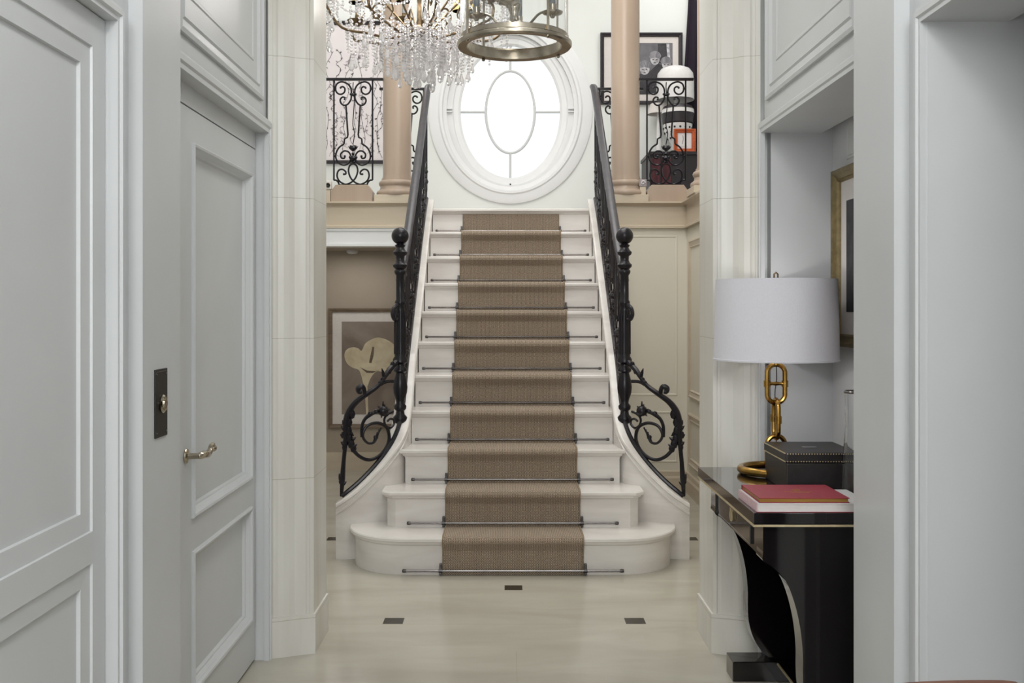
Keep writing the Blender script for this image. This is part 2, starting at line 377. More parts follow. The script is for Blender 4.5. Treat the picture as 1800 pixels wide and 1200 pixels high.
for sgn, nm in ((-1, 'left'), (1, 'right')):
    cx = .03
    xa, xb = (-.966, -.793) if sgn < 0 else (1.030, .851)
    pilaster('trim_1' if sgn < 0 else 'trim_2', sgn, xa, 4.105, xb, 4.17, xb, 4.46, 0, CZ, PILST)
    pilaster('baseboard_pilaster_'+nm, sgn, xa, 4.105, xb, 4.17, xb, 4.46, 0, 0.163, PILST, grow=.008)

# ------------------------------------------------------------------ mouldings and doors of the corridor
def wall_frame(name, x, nx, y0, y1, z0, z1, prof, m, cap=False, kind=True, parent=None):
    mb = MB(); mb.rings((x, y0, z0), (0, 1, 0), (0, 0, 1), (nx, 0, 0), y1-y0, z1-z0, prof, cap)
    o = mb.build(name, m, parent)
    return struct(o) if kind and parent is None else o
PANMOLD = [(0, 0), (0, .012), (.012, .016), (.02, .010), (.045, .004), (.052, .010), (.06, .002), (.062, 0)]
FIELD = [(0, 0), (.004, .004), (.012, .004), (.018, 0)]
i = 3
for x, nx in ((XL, 1), (XR, -1)):
    wall_frame('trim_%d' % i, x, nx, 2.99, 4.022, 2.243, 3.2, PANMOLD, PAINT); i += 1
    wall_frame('trim_%d' % i, x, nx, 3.12, 3.90, 2.37, 3.08, FIELD, PAINT); i += 1  # inner frame added; its lines imitate reflected light
# casings: moulded edge standing on the wall around each opening (three sides)
def casing(name, x, nx, y0, y1, z1, m, wd=.045, pr=.028, wz=.047, near=True):
    """profile runs round the opening y0..y1, up to z1"""
    prof = [(0, 0), (0, pr*.75), (.010, pr*.75), (.014, pr), (.026, pr), (.034, pr*.6), (wd*.9, pr*.55), (wd, 0)]
    pth = []
    N = Vector((nx, 0, 0))
    mb = MB(); vs = []; k = len(prof)
    pts = ((y1, 0, 1, 0), (y1, z1, 1, 1), (y0, z1, -1, 1), (y0, 0, -1, 0)) if near else ((y1, 0, 1, 0), (y1, z1, 1, 1), (y0, z1, 0, 1))
    for (cy, cz, oy, oz) in pts:
        for o, h in prof: vs.append(Vector((x, cy+oy*o, cz+oz*o*wz/wd))+N*h)
    fs = []
    for q in range(len(pts)-1):
        for j in range(k-1): fs.append((q*k+j, q*k+j+1, (q+1)*k+j+1, (q+1)*k+j))
    mb.add(vs, fs); return struct(mb.build(name, m))
casing('trim_7', XL, 1, 1.42, 2.488, DZ, PAINT)
casing('trim_8', XL, 1, 2.92, 4.078, DZ, PAINT, wd=.03, pr=.026, near=False)
casing('trim_9', XR, -1, 1.30, 2.502, DZ, PAINT, wd=.045, pr=.024)
casing('trim_10', XR, -1, 2.92, 4.070, DZ, PAINT, wd=.035, pr=.022, near=False)
def door_leaf(name, y0, y1, z0, z1, xf, panels, m, prf):
    """leaf facing +X at x = xf; panels: list of (y0, y1, z0, z1) outer edges of recessed panels"""
    mb = MB(); ys = sorted({y0, y1, *[p[0] for p in panels], *[p[1] for p in panels]})
    py0, py1 = panels[0][0], panels[0][1]
    th = .045
    mb.box(xf-th, xf, y0, py0, z0, z1); mb.box(xf-th, xf, py1, y1, z0, z1)
    zs = [z0]+[z for p in sorted(panels, key=lambda p: p[2]) for z in (p[2], p[3])]+[z1]
    for k in range(0, len(zs), 2): mb.box(xf-th, xf, py0, py1, zs[k], zs[k+1])
    o = struct(mb.build(name, m))
    for p in panels:
        pm = MB()
        pm.rings((xf, p[0], p[2]), (0, 1, 0), (0, 0, 1), (1, 0, 0), p[1]-p[0], p[3]-p[2],
                 prf, True)
        pm.build('panel', m, o)
    return o
PR1 = [(0, 0), (.0015, -.006), (.050, -.008), (.0515, -.017)]
PR2 = [(0, 0), (.001, .008), (.006, .012), (.013, .010), (.017, .001), (.019, -.001), (.026, -.014), (.031, -.016), (.035, -.026)]
d1 = door_leaf('door_1', 1.425, 2.486, 0.01, 2.122, -0.985, [(1.50, 2.411, .887, 2.042), (1.50, 2.411, .12, .812)], PAINT, PR1)
d2 = door_leaf('door_2', 3.024, 4.074, 0.012, 2.056, -1.011, [(3.25, 4.008, .743, 1.952), (3.25, 4.008, .179, .637)], PAINT, PR2)
sbox('trim_11', PAINT, (-1.06, -1.009, 3.022, 4.076, 2.060, DZ))
sbox('wall_left_backing', PAINT, (-1.3, -1.062, 1.42, 4.09, 0, DZ))
# lever handle of the far door
mb = MB(); mb.lathe([(.0, 0), (.022, 0), (.024, .003), (.022, .007), (.010, .010), (.009, .045), (.0, .046)], (-1.011, 3.19, .953), 20, 'X')
pth = smoothp([(-.972, 3.19, .953), (-.965, 3.20, .953), (-.962, 3.225, .953), (-.962, 3.26, .949), (-.962, 3.285, .955), (-.962, 3.298, .968), (-.962, 3.318, .972), (-.962, 3.325, .962)], 5)
rr = [.009+.004*math.sin(PI*min(1, k/(len(pth)-1)*1.6)) if k < len(pth)*.62 else .008 for k in range(len(pth))]
mb.tube(pth, rr, 10); mb.ball((-.962, 3.325, .960), .012, 12)
mb.build('door_handle', NICKEL, d2, True)
# bell plate on the left pier
bp = thing('bell_push_plate', 'tall black plate with a chrome button on the left grey pier', 'switch plate', (-.938, 2.73, 1.13))
MB().box(-.9385, -.934, 2.697, 2.792, 1.07, 1.254, .0015).build('plate', BLACKP, bp)
MB().lathe([(0, 0), (.024, 0), (.025, .004), (.021, .008), (.015, .006), (.013, .011), (0, .012)], (-.934, 2.748, 1.159), 24, 'X').build('button', NICKEL, bp, True)
for yy in (2.706, 2.783):
    for zz in (1.082, 1.240): MB().lathe([(0, 0), (.003, 0), (.002, .002), (0, .002)], (-.934, yy, zz), 8, 'X').build('screw', STEELD, bp)
MB().box(-.9342, -.9332, 2.704, 2.785, 1.2465, 1.2485).build('edge_line', STEEL, bp)

# niche wall panel line behind the picture
mb = MB(); mb.rings((1.315, 3.05, 1.99), (0, 1, 0), (0, 0, 1), (-1, 0, 0), .86, .5, FIELD); struct(mb.build('trim_12', PAINT_LT))

# ------------------------------------------------------------------ staircase
XC = .036; D1 = 5.37; TR = .2532; RZ = .2; NS = 11
def ny(k): return D1+(k-1)*TR
stair = thing('staircase', 'white marble staircase rising to the landing below the oval window', 'staircase', (XC, D1, 0))
def half(k): return {1: .917, 2: .735, 3: .655}.get(k, .642)
def tread_outline(k, ex=0.0, y_extra=0.0):
    """plan outline of a tread / riser block; ex = shrink from nosing edge"""
    h = half(k)-ex; yf = ny(k)+ex; yb = ny(k+1)+.05
    if k == 1:
        r = .34-ex; pts = []
        yb = ny(k)+.46
        for i in range(13):
            a = PI/2*i/12; pts.append((XC-h+r*(1-math.cos(a)) , yf+.36*(1-math.sin(a))*(r/.34)))
        L = pts; R = [(2*XC-x, y) for x, y in reversed(L)]
        return [(XC-h, yb)]+L+R+[(XC+h, yb)]
    if k == 2:
        b = .05
        L = [(XC-h, yb+.1), (XC-h, yf+.045), (XC-h+.02, yf+.02), (XC-h+.05, yf)]
        return L+[(2*XC-x, y) for x, y in reversed(L)]
    return [(XC-h, yb), (XC-h, yf), (XC+h, yf), (XC+h, yb)]
for k in range(1, NS+1):
    z = k*RZ; st = MB()
    if k < NS:
        layers = [(.004, z), (0, z-.006), (0, z-.018), (.004, z-.024), (.014, z-.025), (.016, z-.036), (.022, z-.040), (.028, z-.046), (.030, z-.060), (.030, z-RZ-.001)]
    else:
        layers = [(.004, z), (0, z-.006), (0, z-.018), (.004, z-.024), (.014, z-.025), (.016, z-.036), (.022, z-.040), (.028, z-.046), (.030, z-.060), (.030, z-RZ-.001)]
    outs = [tread_outline(k, e) for e, _ in layers]
    n = len(outs[0]); vs = []
    for (e, zz), o in zip(layers, outs): vs += [(x, y, zz) for x, y in o]
    if k == NS:
        vs = [(x, (9.595 if i % n in (0, n-1) else y), zz) for i, (x, y, zz) in enumerate(vs)]
    fs = [tuple(range(n))]+[(i*n+j, i*n+(j+1) % n, (i+1)*n+(j+1) % n, (i+1)*n+j) for i in range(len(layers)-1) for j in range(n)]+[tuple((len(layers)-1)*n+j for j in range(n-1, -1, -1))]
    st.add(vs, fs); o = st.build('step', MARBLE if k < 11 else MARBLE, stair, True, 30)
# curbs (string walls) with moulded cap, flaring outwards at the foot
def capz(y): return .2+(y-D1)*.79+.085
PATH = [(.66, 8.02, 2.285), (.66, 7.90, capz(7.85)+.0), (.66, 7.5, capz(7.5)), (.66, 7.0, capz(7.0)), (.66, 6.6, capz(6.6)), (.66, 6.35, capz(6.35)), (.658, 6.22, .945), (.657, 6.12, .855), (.662, 6.02, .765),
        (.676, 5.95, .695), (.704, 5.90, .628), (.748, 5.862, .56), (.81, 5.825, .485), (.88, 5.795, .415), (.94, 5.775, .365), (.972, 5.770, .338), (1.002, 5.768, .318)]
SP = smoothp([(u, y, z) for u, y, z in PATH], 4)
for sgn in (-1, 1):
    cb = MB(); pr = []
    sec = []
    for i, P in enumerate(SP):
        t = SP[min(i+1, len(SP)-1)]-SP[max(i-1, 0)]; t2 = Vector((t.x, t.y, 0)).normalized()
        nrm = Vector((-t2.y, t2.x, 0))      # points towards the steps / camera
        if nrm.dot(Vector((-1, -.6, 0))) < 0: nrm = -nrm
        up = Vector((0, 0, 1))
        prof = [(-.052, -.014), (-.044, 0), (.044, 0), (.054, -.008), (.056, -.022), (.048, -.030), (.046, -.050), (.052, -.055), (.050, -.066), (.043, -.070), (.043, None), (-.043, None), (-.043, -.06), (-.052, -.05)]
        row = []
        for a, b in prof:
            z = 0.0 if b is None else P.z+b
            q = P+nrm*a; row.append((XC+sgn*q.x, q.y, z))
        sec.append(row)
    k = len(prof); vs = [v for r in sec for v in r]; m = len(sec)
    fs = [(i*k+j, i*k+(j+1) % k, (i+1)*k+(j+1) % k, (i+1)*k+j) for i in range(m-1) for j in range(k)]
    fs += [tuple(range(k)), tuple((m-1)*k+j for j in range(k-1, -1, -1))]
    cb.add(vs, fs); cb.build('curb', MARBLE, stair, True, 32)

# carpet runner
W2 = .372; prof = []
def cp(y, z): prof.append((y, z))
th = .009
for k in range(1, NS+1):
    yb = ny(k)+.03; z0 = (k-1)*RZ
    cp(yb-th, z0+(th if k > 1 else .002)); cp(yb-th, z0+.06); cp(yb-th, z0+.13)
    if k == NS: cp(yb-th, z0+.158); break
    yn = ny(k); z = k*RZ
    cp(yb-th-.004, z-.062); cp(yn-th+.010, z-.042); cp(yn-th-.001, z-.026); cp(yn-th-.002, z-.012); cp(yn-th+.006, z+th-.006); cp(yn+.012, z+th); cp(yn+.12, z+th)
    cp(ny(k+1)+.03-th-.008, z+th)
s_ = 0; mb = MB(); uvs = []; NX = 2
L = [0]
for a, b in zip(prof, prof[1:]): L.append(L[-1]+math.hypot(b[0]-a[0], b[1]-a[1]))
for (y, z), l in zip(prof, L):
    for x in (-W2, W2): mb.v.append((XC+x, y, z)); uvs.append((x, l))
for i in range(len(prof)-1): mb.f.append((2*i, 2*i+1, 2*i+3, 2*i+2))
mb.uv = uvs
runner = mb.build('stair_runner', CARPET)
sol = runner.modifiers.new('thick', 'SOLIDIFY'); sol.thickness = .007; sol.offset = -1
tag(runner, 'brown woven sisal carpet runner down the middle of the marble stairs', 'carpet')
for sg in (-1, 1):
    b = MB(); b.tube([(XC+sg*W2, y, z) for y, z in prof], .0055, 6)
    b.build('bound_edge', BINDING, runner, True)
# stair rods
ORD = ['lowest', 'second', 'third', 'fourth', 'fifth', 'sixth', 'seventh', 'eighth', 'ninth', 'tenth', 'topmost']
rod = None
for k in range(0, 11):
    y = ny(k+1)+.03-.026; z = k*RZ+.027; lab = '%s stair rod %s' % (
        'steel' , 'resting on the hall floor in front of the first step' if k == 0 else ('at the foot of the top riser below the landing' if k == 10 else 'across the runner at the back of the %s step up' % ['', 'first', 'second', 'third', 'fourth', 'fifth', 'sixth', 'seventh', 'eighth', 'ninth'][k]))
    if rod is None:
        rod = thing('stair_rod', lab, 'stair rod', (XC, y, z), 'steel stair rods holding the runner')
        m = MB(); m.tube([(XC-.572, y, z), (XC+.572, y, z)], .0058, 10); m.build('rod', STEEL, rod, True)
        for sg in (-1, 1):
            m = MB(); m.lathe([(0, -.012), (.008, -.010), (.0095, 0), (.008, .010), (0, .012)], (XC+sg*.578, y, z), 12, 'X'); m.build('finial', STEELD, rod, True)
            m = MB(); m.box(XC+sg*.385-.007, XC+sg*.385+.007, y-.004, y+.020, z-.022, z+.036, .002); m.tube([(XC+sg*.385-.010, y, z), (XC+sg*.385+.010, y, z)], .010, 10)
            m.build('bracket', STEELD, rod)
        base_rod = rod
    else:
        r = dup(base_rod); r.location = (XC, y, z); r['label'] = lab

# ------------------------------------------------------------------ wrought iron: scroll panel design (photo-crop units, centre 280)
CU = .000968
SCR = [
 [(266, 305), (264, 262), (240, 222), (192, 202), (152, 215), (136, 255), (150, 291), (180, 303), (208, 287), (213, 257), (196, 241), (177, 248)],
 [(266, 305), (262, 345), (236, 384), (204, 392), (180, 372), (176, 345), (194, 326), (212, 330), (211, 343)],
 [(222, 390), (230, 520), (238, 630), (234, 652), (210, 666), (207, 706)],
 [(207, 706), (164, 738), (140, 790), (146, 838), (180, 872), (222, 876), (254, 846), (260, 802), (240, 770), (207, 764), (180, 788), (184, 818), (208, 822), (214, 806)],
 [(280, 866), (252, 884), (243, 930), (262, 985), (300, 1022), (345, 1038)],
 [(252, 1030), (215, 1034), (170, 1010), (150, 968), (160, 925), (190, 912), (218, 930), (220, 950), (206, 954)],
 [(122, 1000), (143, 1002), (160, 1020), (166, 1040)],
]
BLOBS = [(178, 250, 8), (211, 342, 8), (212, 806, 9), (206, 952, 9)]
WAVY = [(281, 205), (279, 250), (284, 300), (290, 350), (286, 420), (280, 500), (279, 560), (291, 610), (289, 650), (278, 712)]
def scroll_panel(f, rad=.0048, rails=True, n=6):
    """f maps (a, b) panel metres (a across from centre, b up from 0) to a world point"""
    mb = MB(); H = (1045-185)*CU
    def g(x, y): return f((x-280)*CU, (1045-y)*CU)
    for c in SCR:
        for s in (1, -1):
            pts = [(280+s*(x-280), y) for x, y in c]
            sp = smoothp([(x, y, 0) for x, y in pts], 4 if len(c) > 5 else 5)
            if c is SCR[2]: sp = [Vector((x, y, 0)) for x, y in pts]
            mb.tube([g(p.x, p.y) for p in sp], rad, n)
    for x, y, r in BLOBS:
        for s in (1, -1): mb.ball(g(280+s*(x-280), y), r*CU*1.15, 8)
    for x in (124, 438): mb.tube([g(x, 185), g(x, 1000)], rad, n)
    mb.tube([g(168, 1042), g(392, 1042)], rad*1.2, n)
    sp = smoothp([(x, y, 0) for x, y in WAVY], 3); mb.tube([g(p.x, p.y) for p in sp], rad*.55, n)
    # knot, leaves
    for x, y, r in ((280, 306, 15), (262, 302, 12), (298, 302, 12), (280, 740, 24), (262, 728, 13), (298, 728, 13), (280, 786, 14), (280, 822, 26), (258, 815, 15), (302, 815, 15), (272, 850, 13), (288, 850, 13)):
        mb.ball(g(x, y), r*CU, 8)
    for s in (1, -1): mb.tube([g(280, 765), g(280+s*28, 742), g(280+s*42, 722)], [.006, .005, .001], n)
    for s in (1, -1): mb.tube([g(280+s*136, 256), g(280+s*156, 256)], rad*1.3, n); mb.tube([g(280+s*136, 805), g(280+s*156, 805)], rad*1.3, n)
    return mb

# side balustrades of the stairs
def L2(px, py):      # left-hand foot scroll: photo position to offset from the stair axis
    tab = [(590, 5.775), (600, 5.78), (640, 5.80), (672, 5.86), (690, 5.93), (702, 5.99), (715, 6.02)]
    px_ = max(590, min(715, px)); d = 6.02
    for (a, da), (b, db) in zip(tab, tab[1:]):
        if a <= px_ <= b: d = da+(db-da)*(px_-a)/(b-a)
    v = at(px, py, d); return Vector((XC-v.x, v.y, v.z))
for sgn, side in ((-1, 'left'), (1, 'right')):
    def M(v): return Vector((XC+sgn*v[0], v[1], v[2]))
    bal = thing('stair_balustrade', 'black wrought iron stair balustrade with ball-topped newel, %s side of the stairs' % side, 'balustrade', (XC+sgn*.667, 6.02, .76), 'pair of wrought iron stair balustrades')
    # newel
    nw = MB(); d = 6.02; zz = lambda y: EYE+(VPY-y)*d/F; px = d/F
    prof = [(0, 752), (5, 750), (8, 746), (12, 738), (12.5, 733), (8, 728), (7, 722), (10.5, 718), (11, 713), (7, 708), (8, 702), (12, 690), (13, 680), (11.5, 668), (9, 659), (8, 655), (12, 652), (12, 648), (8, 644), (8, 640), (13, 636), (13, 631), (10, 626),
            (10.5, 600), (10, 570), (8.6, 545), (7.6, 537), (9.5, 534), (9.5, 530), (7.5, 527), (7.3, 484), (10, 480), (10.5, 476), (8, 473), (12.5, 469), (13, 465), (9, 461), (7.5, 457), (8, 450), (12, 447), (13, 443), (9, 439), (7, 435), (9.5, 431), (6, 429), (6, 427)]
    cxy = M((.667, 6.02, 0))
    nw.lathe([(r*px, zz(y)) for r, y in prof], (cxy.x, cxy.y, 0), 24)
    nb = nw.build('newel_post', IRON, bal, True, 50)
    b = MB(); b.ball((cxy.x, cxy.y, zz(414.5)), 15.2*px, 32); b.build('ball_finial', IRON, nb, True, 80)
    fl = MB()
    for j in range(12):
        a = 2*PI*j/12; rr = 9.8*px
        fl.tube([(cxy.x+math.cos(a)*rr, cxy.y+math.sin(a)*rr, zz(622)), (cxy.x+math.cos(a)*rr*.98, cxy.y+math.sin(a)*rr*.98, zz(560)), (cxy.x+math.cos(a)*rr*.82, cxy.y+math.sin(a)*rr*.82, zz(545))], .0045, 6)
    fl.build('fluting', IRON, nb, True)
    # handrail
    rp = [(.667, 6.03, 1.585), (.66, 6.12, 1.70), (.652, 6.3, 1.86), (.65, 6.8, 2.262), (.65, 7.3, 2.66), (.65, 7.7, 2.985), (.648, 7.84, 3.10), (.646, 7.90, 3.142), (.644, 7.93, 3.155)]
    sp = smoothp(rp, 5); pth = []
    for q, P in enumerate(sp):
        t = (sp[min(q+1, len(sp)-1)]-sp[max(q-1, 0)]).normalized(); side_v = Vector((1, 0, 0)); up = t.cross(side_v).normalized()
        if up.z < 0: up = -up
        pth.append((M(P), Vector((1, 0, 0)), up))
    hp = [(-.024, -.012), (-.016, -.020), (.016, -.020), (.024, -.012), (.028, 0), (.026, .012), (.014, .022), (-.014, .022), (-.026, .012), (-.028, 0)]
    MB().sweep(pth, hp).build('handrail', RAILM, bal, True, 50)
    # base rail on the curb cap
    bp_ = [(P.x, P.y, P.z+.012) for P in SP if P.y < 7.98]
    end = L2(600, 872)
    bp2 = [q for q in bp_ if q[0] < end.x+.001]
    MB().tube([M(q) for q in bp2], .0135, 8).build('base_rail', IRON, bal, True)
    # six scroll panels, raked with the flight
    for q in range(6):
        yc = 6.06+.155+q*.306
        def f(a, b, yc=yc): return M((.656, yc+a*.98, capz(yc+a*.98)+.02+b*.965))
        scroll_panel(f, .0058, n=5).build('scroll_panel', IRON, bal, True)
    # foot scroll
    def tb(mb, pts, r, n=8, sm=6):
        P = [L2(x, y) for x, y in pts]; S_ = smoothp(P, sm)
        if isinstance(r, (list, tuple)):
            R = [r[min(len(r)-1, int(q/(len(S_)-1)*(len(r)-1)))]+(r[min(len(r)-1, int(q/(len(S_)-1)*(len(r)-1))+1)]-r[min(len(r)-1, int(q/(len(S_)-1)*(len(r)-1)))])*((q/(len(S_)-1)*(len(r)-1)) % 1) for q in range(len(S_))]
        else: R = r
        R = [q*1.22 for q in R] if isinstance(R, list) else R*1.22
        mb.tube([M(p) for p in S_], R, n)
    m = MB()
    tb(m, [(697, 636), (684, 650), (675, 664), (664, 678), (645, 692), (626, 706), (614, 722), (609, 740), (608, 760), (607, 782)], [.012, .013, .010, .011, .012, .014, .016, .017, .014, .011])
    tb(m, [(607, 780), (604, 810), (602, 840), (600, 872)], [.010, .010, .013, .007])
    tb(m, [(691, 670), (678, 671), (668, 677)], [.008, .008, .006])
    tb(m, [(641, 693), (640, 684), (636, 679), (630, 682), (631, 688), (636, 688)], [.010, .010, .012, .013, .012, .010])
    m.build('foot_bracket', IRON, bal, True)
    m = MB()
    tb(m, [(620, 790), (632, 802), (648, 808), (665, 802), (678, 788), (684, 770), (680, 752), (668, 744), (655, 744), (644, 750), (638, 762), (640, 772), (648, 779), (657, 777), (661, 768)], [.009, .0085, .0085, .0085, .0085, .0085, .008, .008, .0075, .007, .0068, .0065, .006, .007, .010])
    tb(m, [(661, 770), (664, 762), (670, 752)], [.010, .006, .003])
    for x, y, r in ((660, 768, .013), (664, 761, .009), (667, 756, .007), (669.5, 752, .0055)): m.ball(M(L2(x, y)), r, 10)
    tb(m, [(636, 768), (636, 750), (641, 737), (650, 729), (660, 724)], [.008, .008, .008, .010, .008])
    for x, y, r in ((651, 727, .016), (661, 723, .014), (657, 725, .011)): m.ball(M(L2(x, y)), r, 10)
    tb(m, [(691, 723), (683, 727), (676, 735), (677, 746), (685, 752), (692, 746), (692, 738), (686, 736), (681, 740)], .0055)
    m.build('spiral', IRON, bal, True)
    m = MB()
    fc = M(L2(673.5, 722)); m.ball(fc, .033, 14, (1, 1, .95))
    for a in range(0, 360, 60):
        ar = math.radians(a+15); tip = fc+Vector((math.cos(ar)*.042, -.005, math.sin(ar)*.042)); m.tube([fc+Vector((math.cos(ar)*.02, -.01, math.sin(ar)*.02)), tip], [.009, .002], 6)
    m.tube([fc+Vector((0, 0, .02)), fc+Vector((.0, 0, .056))], [.008, .003], 6)
    m.build('flower', IRON, bal, True)
    # acanthus leaves and buds on the bracket
    def leaves(balls, spikes):
        m = MB()
        for x, y, r in balls: m.ball(M(L2(x, y)), r*d/F*.78, 8, (.9, .8, 1.25))
        for x, y, x2, y2 in spikes: m.tube([M(L2(x, y)), M(L2((x+x2)/2, (y+y2)/2)), M(L2(x2, y2))], [.013, .009, .002], 6)
        m.build('leaf', IRON, bal, True)
    leaves([(618, 728, 9), (613, 742, 9), (612, 756, 9), (606, 750, 6), (604, 764, 7), (614, 770, 9), (607, 776, 7), (617, 780, 9), (621, 788, 8), (605, 786, 6)],
           [(606, 755, 599, 748), (604, 768, 598, 763), (604, 780, 599, 776), (606, 790, 602, 786), (616, 760, 622, 766), (620, 772, 626, 768), (622, 784, 628, 780), (605, 745, 602, 738)])
    leaves([(600, 838, 5), (599, 846, 5.5), (602, 852, 5), (600, 858, 4)], [(599, 842, 596, 832), (604, 850, 609, 846)])
    leaves([(690, 641, 6.5), (686, 648, 5), (681, 655, 4.5), (676, 661, 4), (671, 667, 4)], [(675, 660, 671, 647), (684, 655, 690, 645), (668, 672, 664, 676)])
    m = MB(); tb(m, [(698, 535), (692, 542), (690, 552), (693, 561), (698, 560), (698, 552)], [.009, .010, .010, .009, .008, .008]); m.build('side_scroll', IRON, bal, True)

# ------------------------------------------------------------------ gallery, fascia, walls of the hall
GY = 7.9
sbox('floor_gallery', MARBLE, (-2.05, XC-.705, GY+.02, 9.6, 2.0, 2.2), (XC+.705, 2.9, GY+.02, 9.6, 2.0, 2.2), (1.42, 2.9, 6.3, GY+.02, 2.0, 2.2))
fasc = [(0, 2.045), (-.030, 2.045), (-.030, 2.062), (-.012, 2.072), (-.008, 2.215), (-.016, 2.222), (-.040, 2.232), (-.052, 2.238), (-.052, 2.252), (.16, 2.252), (.16, 2.06)]
mb = MB(); mb.prism([(-2.05, GY+a, b) for a, b in fasc], (XC-.715+2.05, 0, 0)); struct(mb.build('trim_13', STONE))
mb = MB()
vs = [(XC+.715, GY+a, b) for a, b in fasc]+[(1.41+a, GY+a, b) for a, b in fasc]+[(1.41+a, 6.3, b) for a, b in fasc]
n = len(fasc); fs = [(i*n+j, i*n+(j+1) % n, (i+1)*n+(j+1) % n, (i+1)*n+j) for i in range(2) for j in range(n)]+[tuple(range(n)), tuple(2*n+j for j in range(n-1, -1, -1))]
mb.add(vs, fs); struct(mb.build('trim_14', STONE))
# wall below the gallery, right: facing the hall, with panels
sbox('wall_stair_right', CREAM, (XC+.705, 1.55, GY, GY+.12, 0, 2.05), (1.41, 1.55, 4.455, GY, 0, 2.05))
mb = MB(); mb.rings((XC+.80, GY, .74), (1, 0, 0), (0, 0, 1), (0, -1, 0), .50, 1.25, FIELD); struct(mb.build('trim_15', CREAM))
mb = MB(); mb.rings((XC+.80, GY, .22), (1, 0, 0), (0, 0, 1), (0, -1, 0), .50, .40, FIELD); struct(mb.build('trim_16', CREAM))
mb = MB()
for y0, y1 in ((7.0, 7.78), (6.1, 6.88), (5.2, 5.98)):
    mb.rings((1.41, y0, .74), (0, 1, 0), (0, 0, 1), (-1, 0, 0), y1-y0, 1.2, PANMOLD); mb.rings((1.41, y0, .22), (0, 1, 0), (0, 0, 1), (-1, 0, 0), y1-y0, .40, PANMOLD)
struct(mb.build('trim_17', STONE))
base = [(0, 0), (-.022, 0), (-.022, .10), (-.015, .118), (-.012, .15), (-.004, .16), (0, .16)]
mb = MB(); mb.prism([(XC+.705, GY+a, b) for a, b in base], (.67, 0, 0)); mb.prism([(1.41+a, 4.46, b) for a, b in base], (0, 3.44, 0)); struct(mb.build('baseboard_right', STONE))
# left: opening to the room under the gallery
sbox('trim_18', TRIMW, (-2.05, XC-.715, GY-.012, GY+.14, 1.905, 2.045), (-2.05, XC-.715, GY-.024, GY-.012, 1.905, 1.925), (-2.05, XC-.715, GY-.022, GY-.012, 2.025, 2.045))
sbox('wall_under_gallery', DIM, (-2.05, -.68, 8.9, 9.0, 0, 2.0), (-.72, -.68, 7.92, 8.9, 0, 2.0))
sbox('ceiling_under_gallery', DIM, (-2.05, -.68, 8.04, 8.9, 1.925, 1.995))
sbox('baseboard_under_gallery', STONE, (-2.05, -.72, 8.88, 8.9, 0, .16))
det = MB(); det.lathe([(0, 1.923), (.05, 1.923), (.05, 1.905), (.035, 1.893), (0, 1.891)], (-1.33, 8.75, 0), 20)
tag(det.build('ceiling_spotlight', PAINT_LT, None, True), 'small pale round fitting on the ceiling above the flower picture', 'ceiling light')

# window wall with an oval hole
OC = (XC+.002, 9.6, 3.298); KW = 9.6/F
def oval(rx, rz, n=72): return [(OC[0]+rx*math.cos(2*PI*i/n), OC[2]+rz*math.sin(2*PI*i/n)) for i in range(n)]
def wall_hole(name, m, x0, x1, z0, z1, y, th, rx, rz):
    n = 72; O = oval(rx, rz, n); mb = MB(); vs = []; fs = []
    def edge(a):
        dx, dz = math.cos(a), math.sin(a); c = []
        if dx > 1e-9: c.append((x1-OC[0])/dx)
        if dx < -1e-9: c.append((x0-OC[0])/dx)
        if dz > 1e-9: c.append((z1-OC[2])/dz)
        if dz < -1e-9: c.append((z0-OC[2])/dz)
        t = min(c); return (OC[0]+dx*t, OC[2]+dz*t)
    angs = [2*PI*i/n for i in range(n)]
    E = [edge(a) for a in angs]
    for yy in (y, y+th):
        vs += [(x, yy, z) for x, z in O]+[(x, yy, z) for x, z in E]
    for s_, off in ((0, 0), (1, 2*n)):
        for i in range(n): fs.append((off+i, off+(i+1) % n, off+n+(i+1) % n, off+n+i))
    for i in range(n): fs.append((i, (i+1) % n, 2*n+(i+1) % n, 2*n+i))
    mb.add(vs, fs)
    # corners
    for cx_, cz_ in ((x0, z0), (x1, z0), (x1, z1), (x0, z1)):
        best = [e for e in E if (abs(e[0]-cx_) < 1e-6 or abs(e[1]-cz_) < 1e-6)]
        ea = min([e for e in best if abs(e[0]-cx_) < 1e-6], key=lambda e: abs(e[1]-cz_)); eb = min([e for e in best if abs(e[1]-cz_) < 1e-6], key=lambda e: abs(e[0]-cx_))
        mb.add([(ea[0], y, ea[1]), (cx_, y, cz_), (eb[0], y, eb[1])], [(0, 1, 2)])
    return struct(mb.build(name, m))
wall_hole('wall_back', WALLW, -2.2, 3.05, 0, 5.6, 9.6, .22, 112*KW, 135*KW)
win = MB()
def oring(mb, prof, n=96):
    """closed oval moulding: prof list (rx, rz, y)"""
    vs = []; k = len(prof)
    for i in range(n):
        a = 2*PI*i/n
        for rx, rz, y in prof: vs.append((OC[0]+rx*KW*math.cos(a), y, OC[2]+rz*KW*math.sin(a)))
    mb.add(vs, [(i*k+j, i*k+(j+1) % k, ((i+1) % n)*k+(j+1) % k, ((i+1) % n)*k+j) for i in range(n) for j in range(k)])
Y = 9.6
w1 = MB(); oring(w1, [(144, 164, Y), (144, 164, Y-.02), (140, 160, Y-.028), (127, 148, Y-.030), (124, 146, Y-.045), (120, 142, Y-.045), (118, 140, Y-.02), (112, 134, Y-.012), (112, 134, Y+.10), (112, 134, Y+.01)])
window = struct(w1.build('window_1', TRIMW, None, True, 25))
w2 = MB(); oring(w2, [(113, 135, Y+.06), (113, 135, Y+.03), (102, 130, Y+.03), (100, 128, Y+.045), (92, 120, Y+.05), (88, 117, Y+.065), (88, 117, Y+.10), (113, 135, Y+.10)])
w2.build('sash', TRIMW, window, True, 25)
w3 = MB()
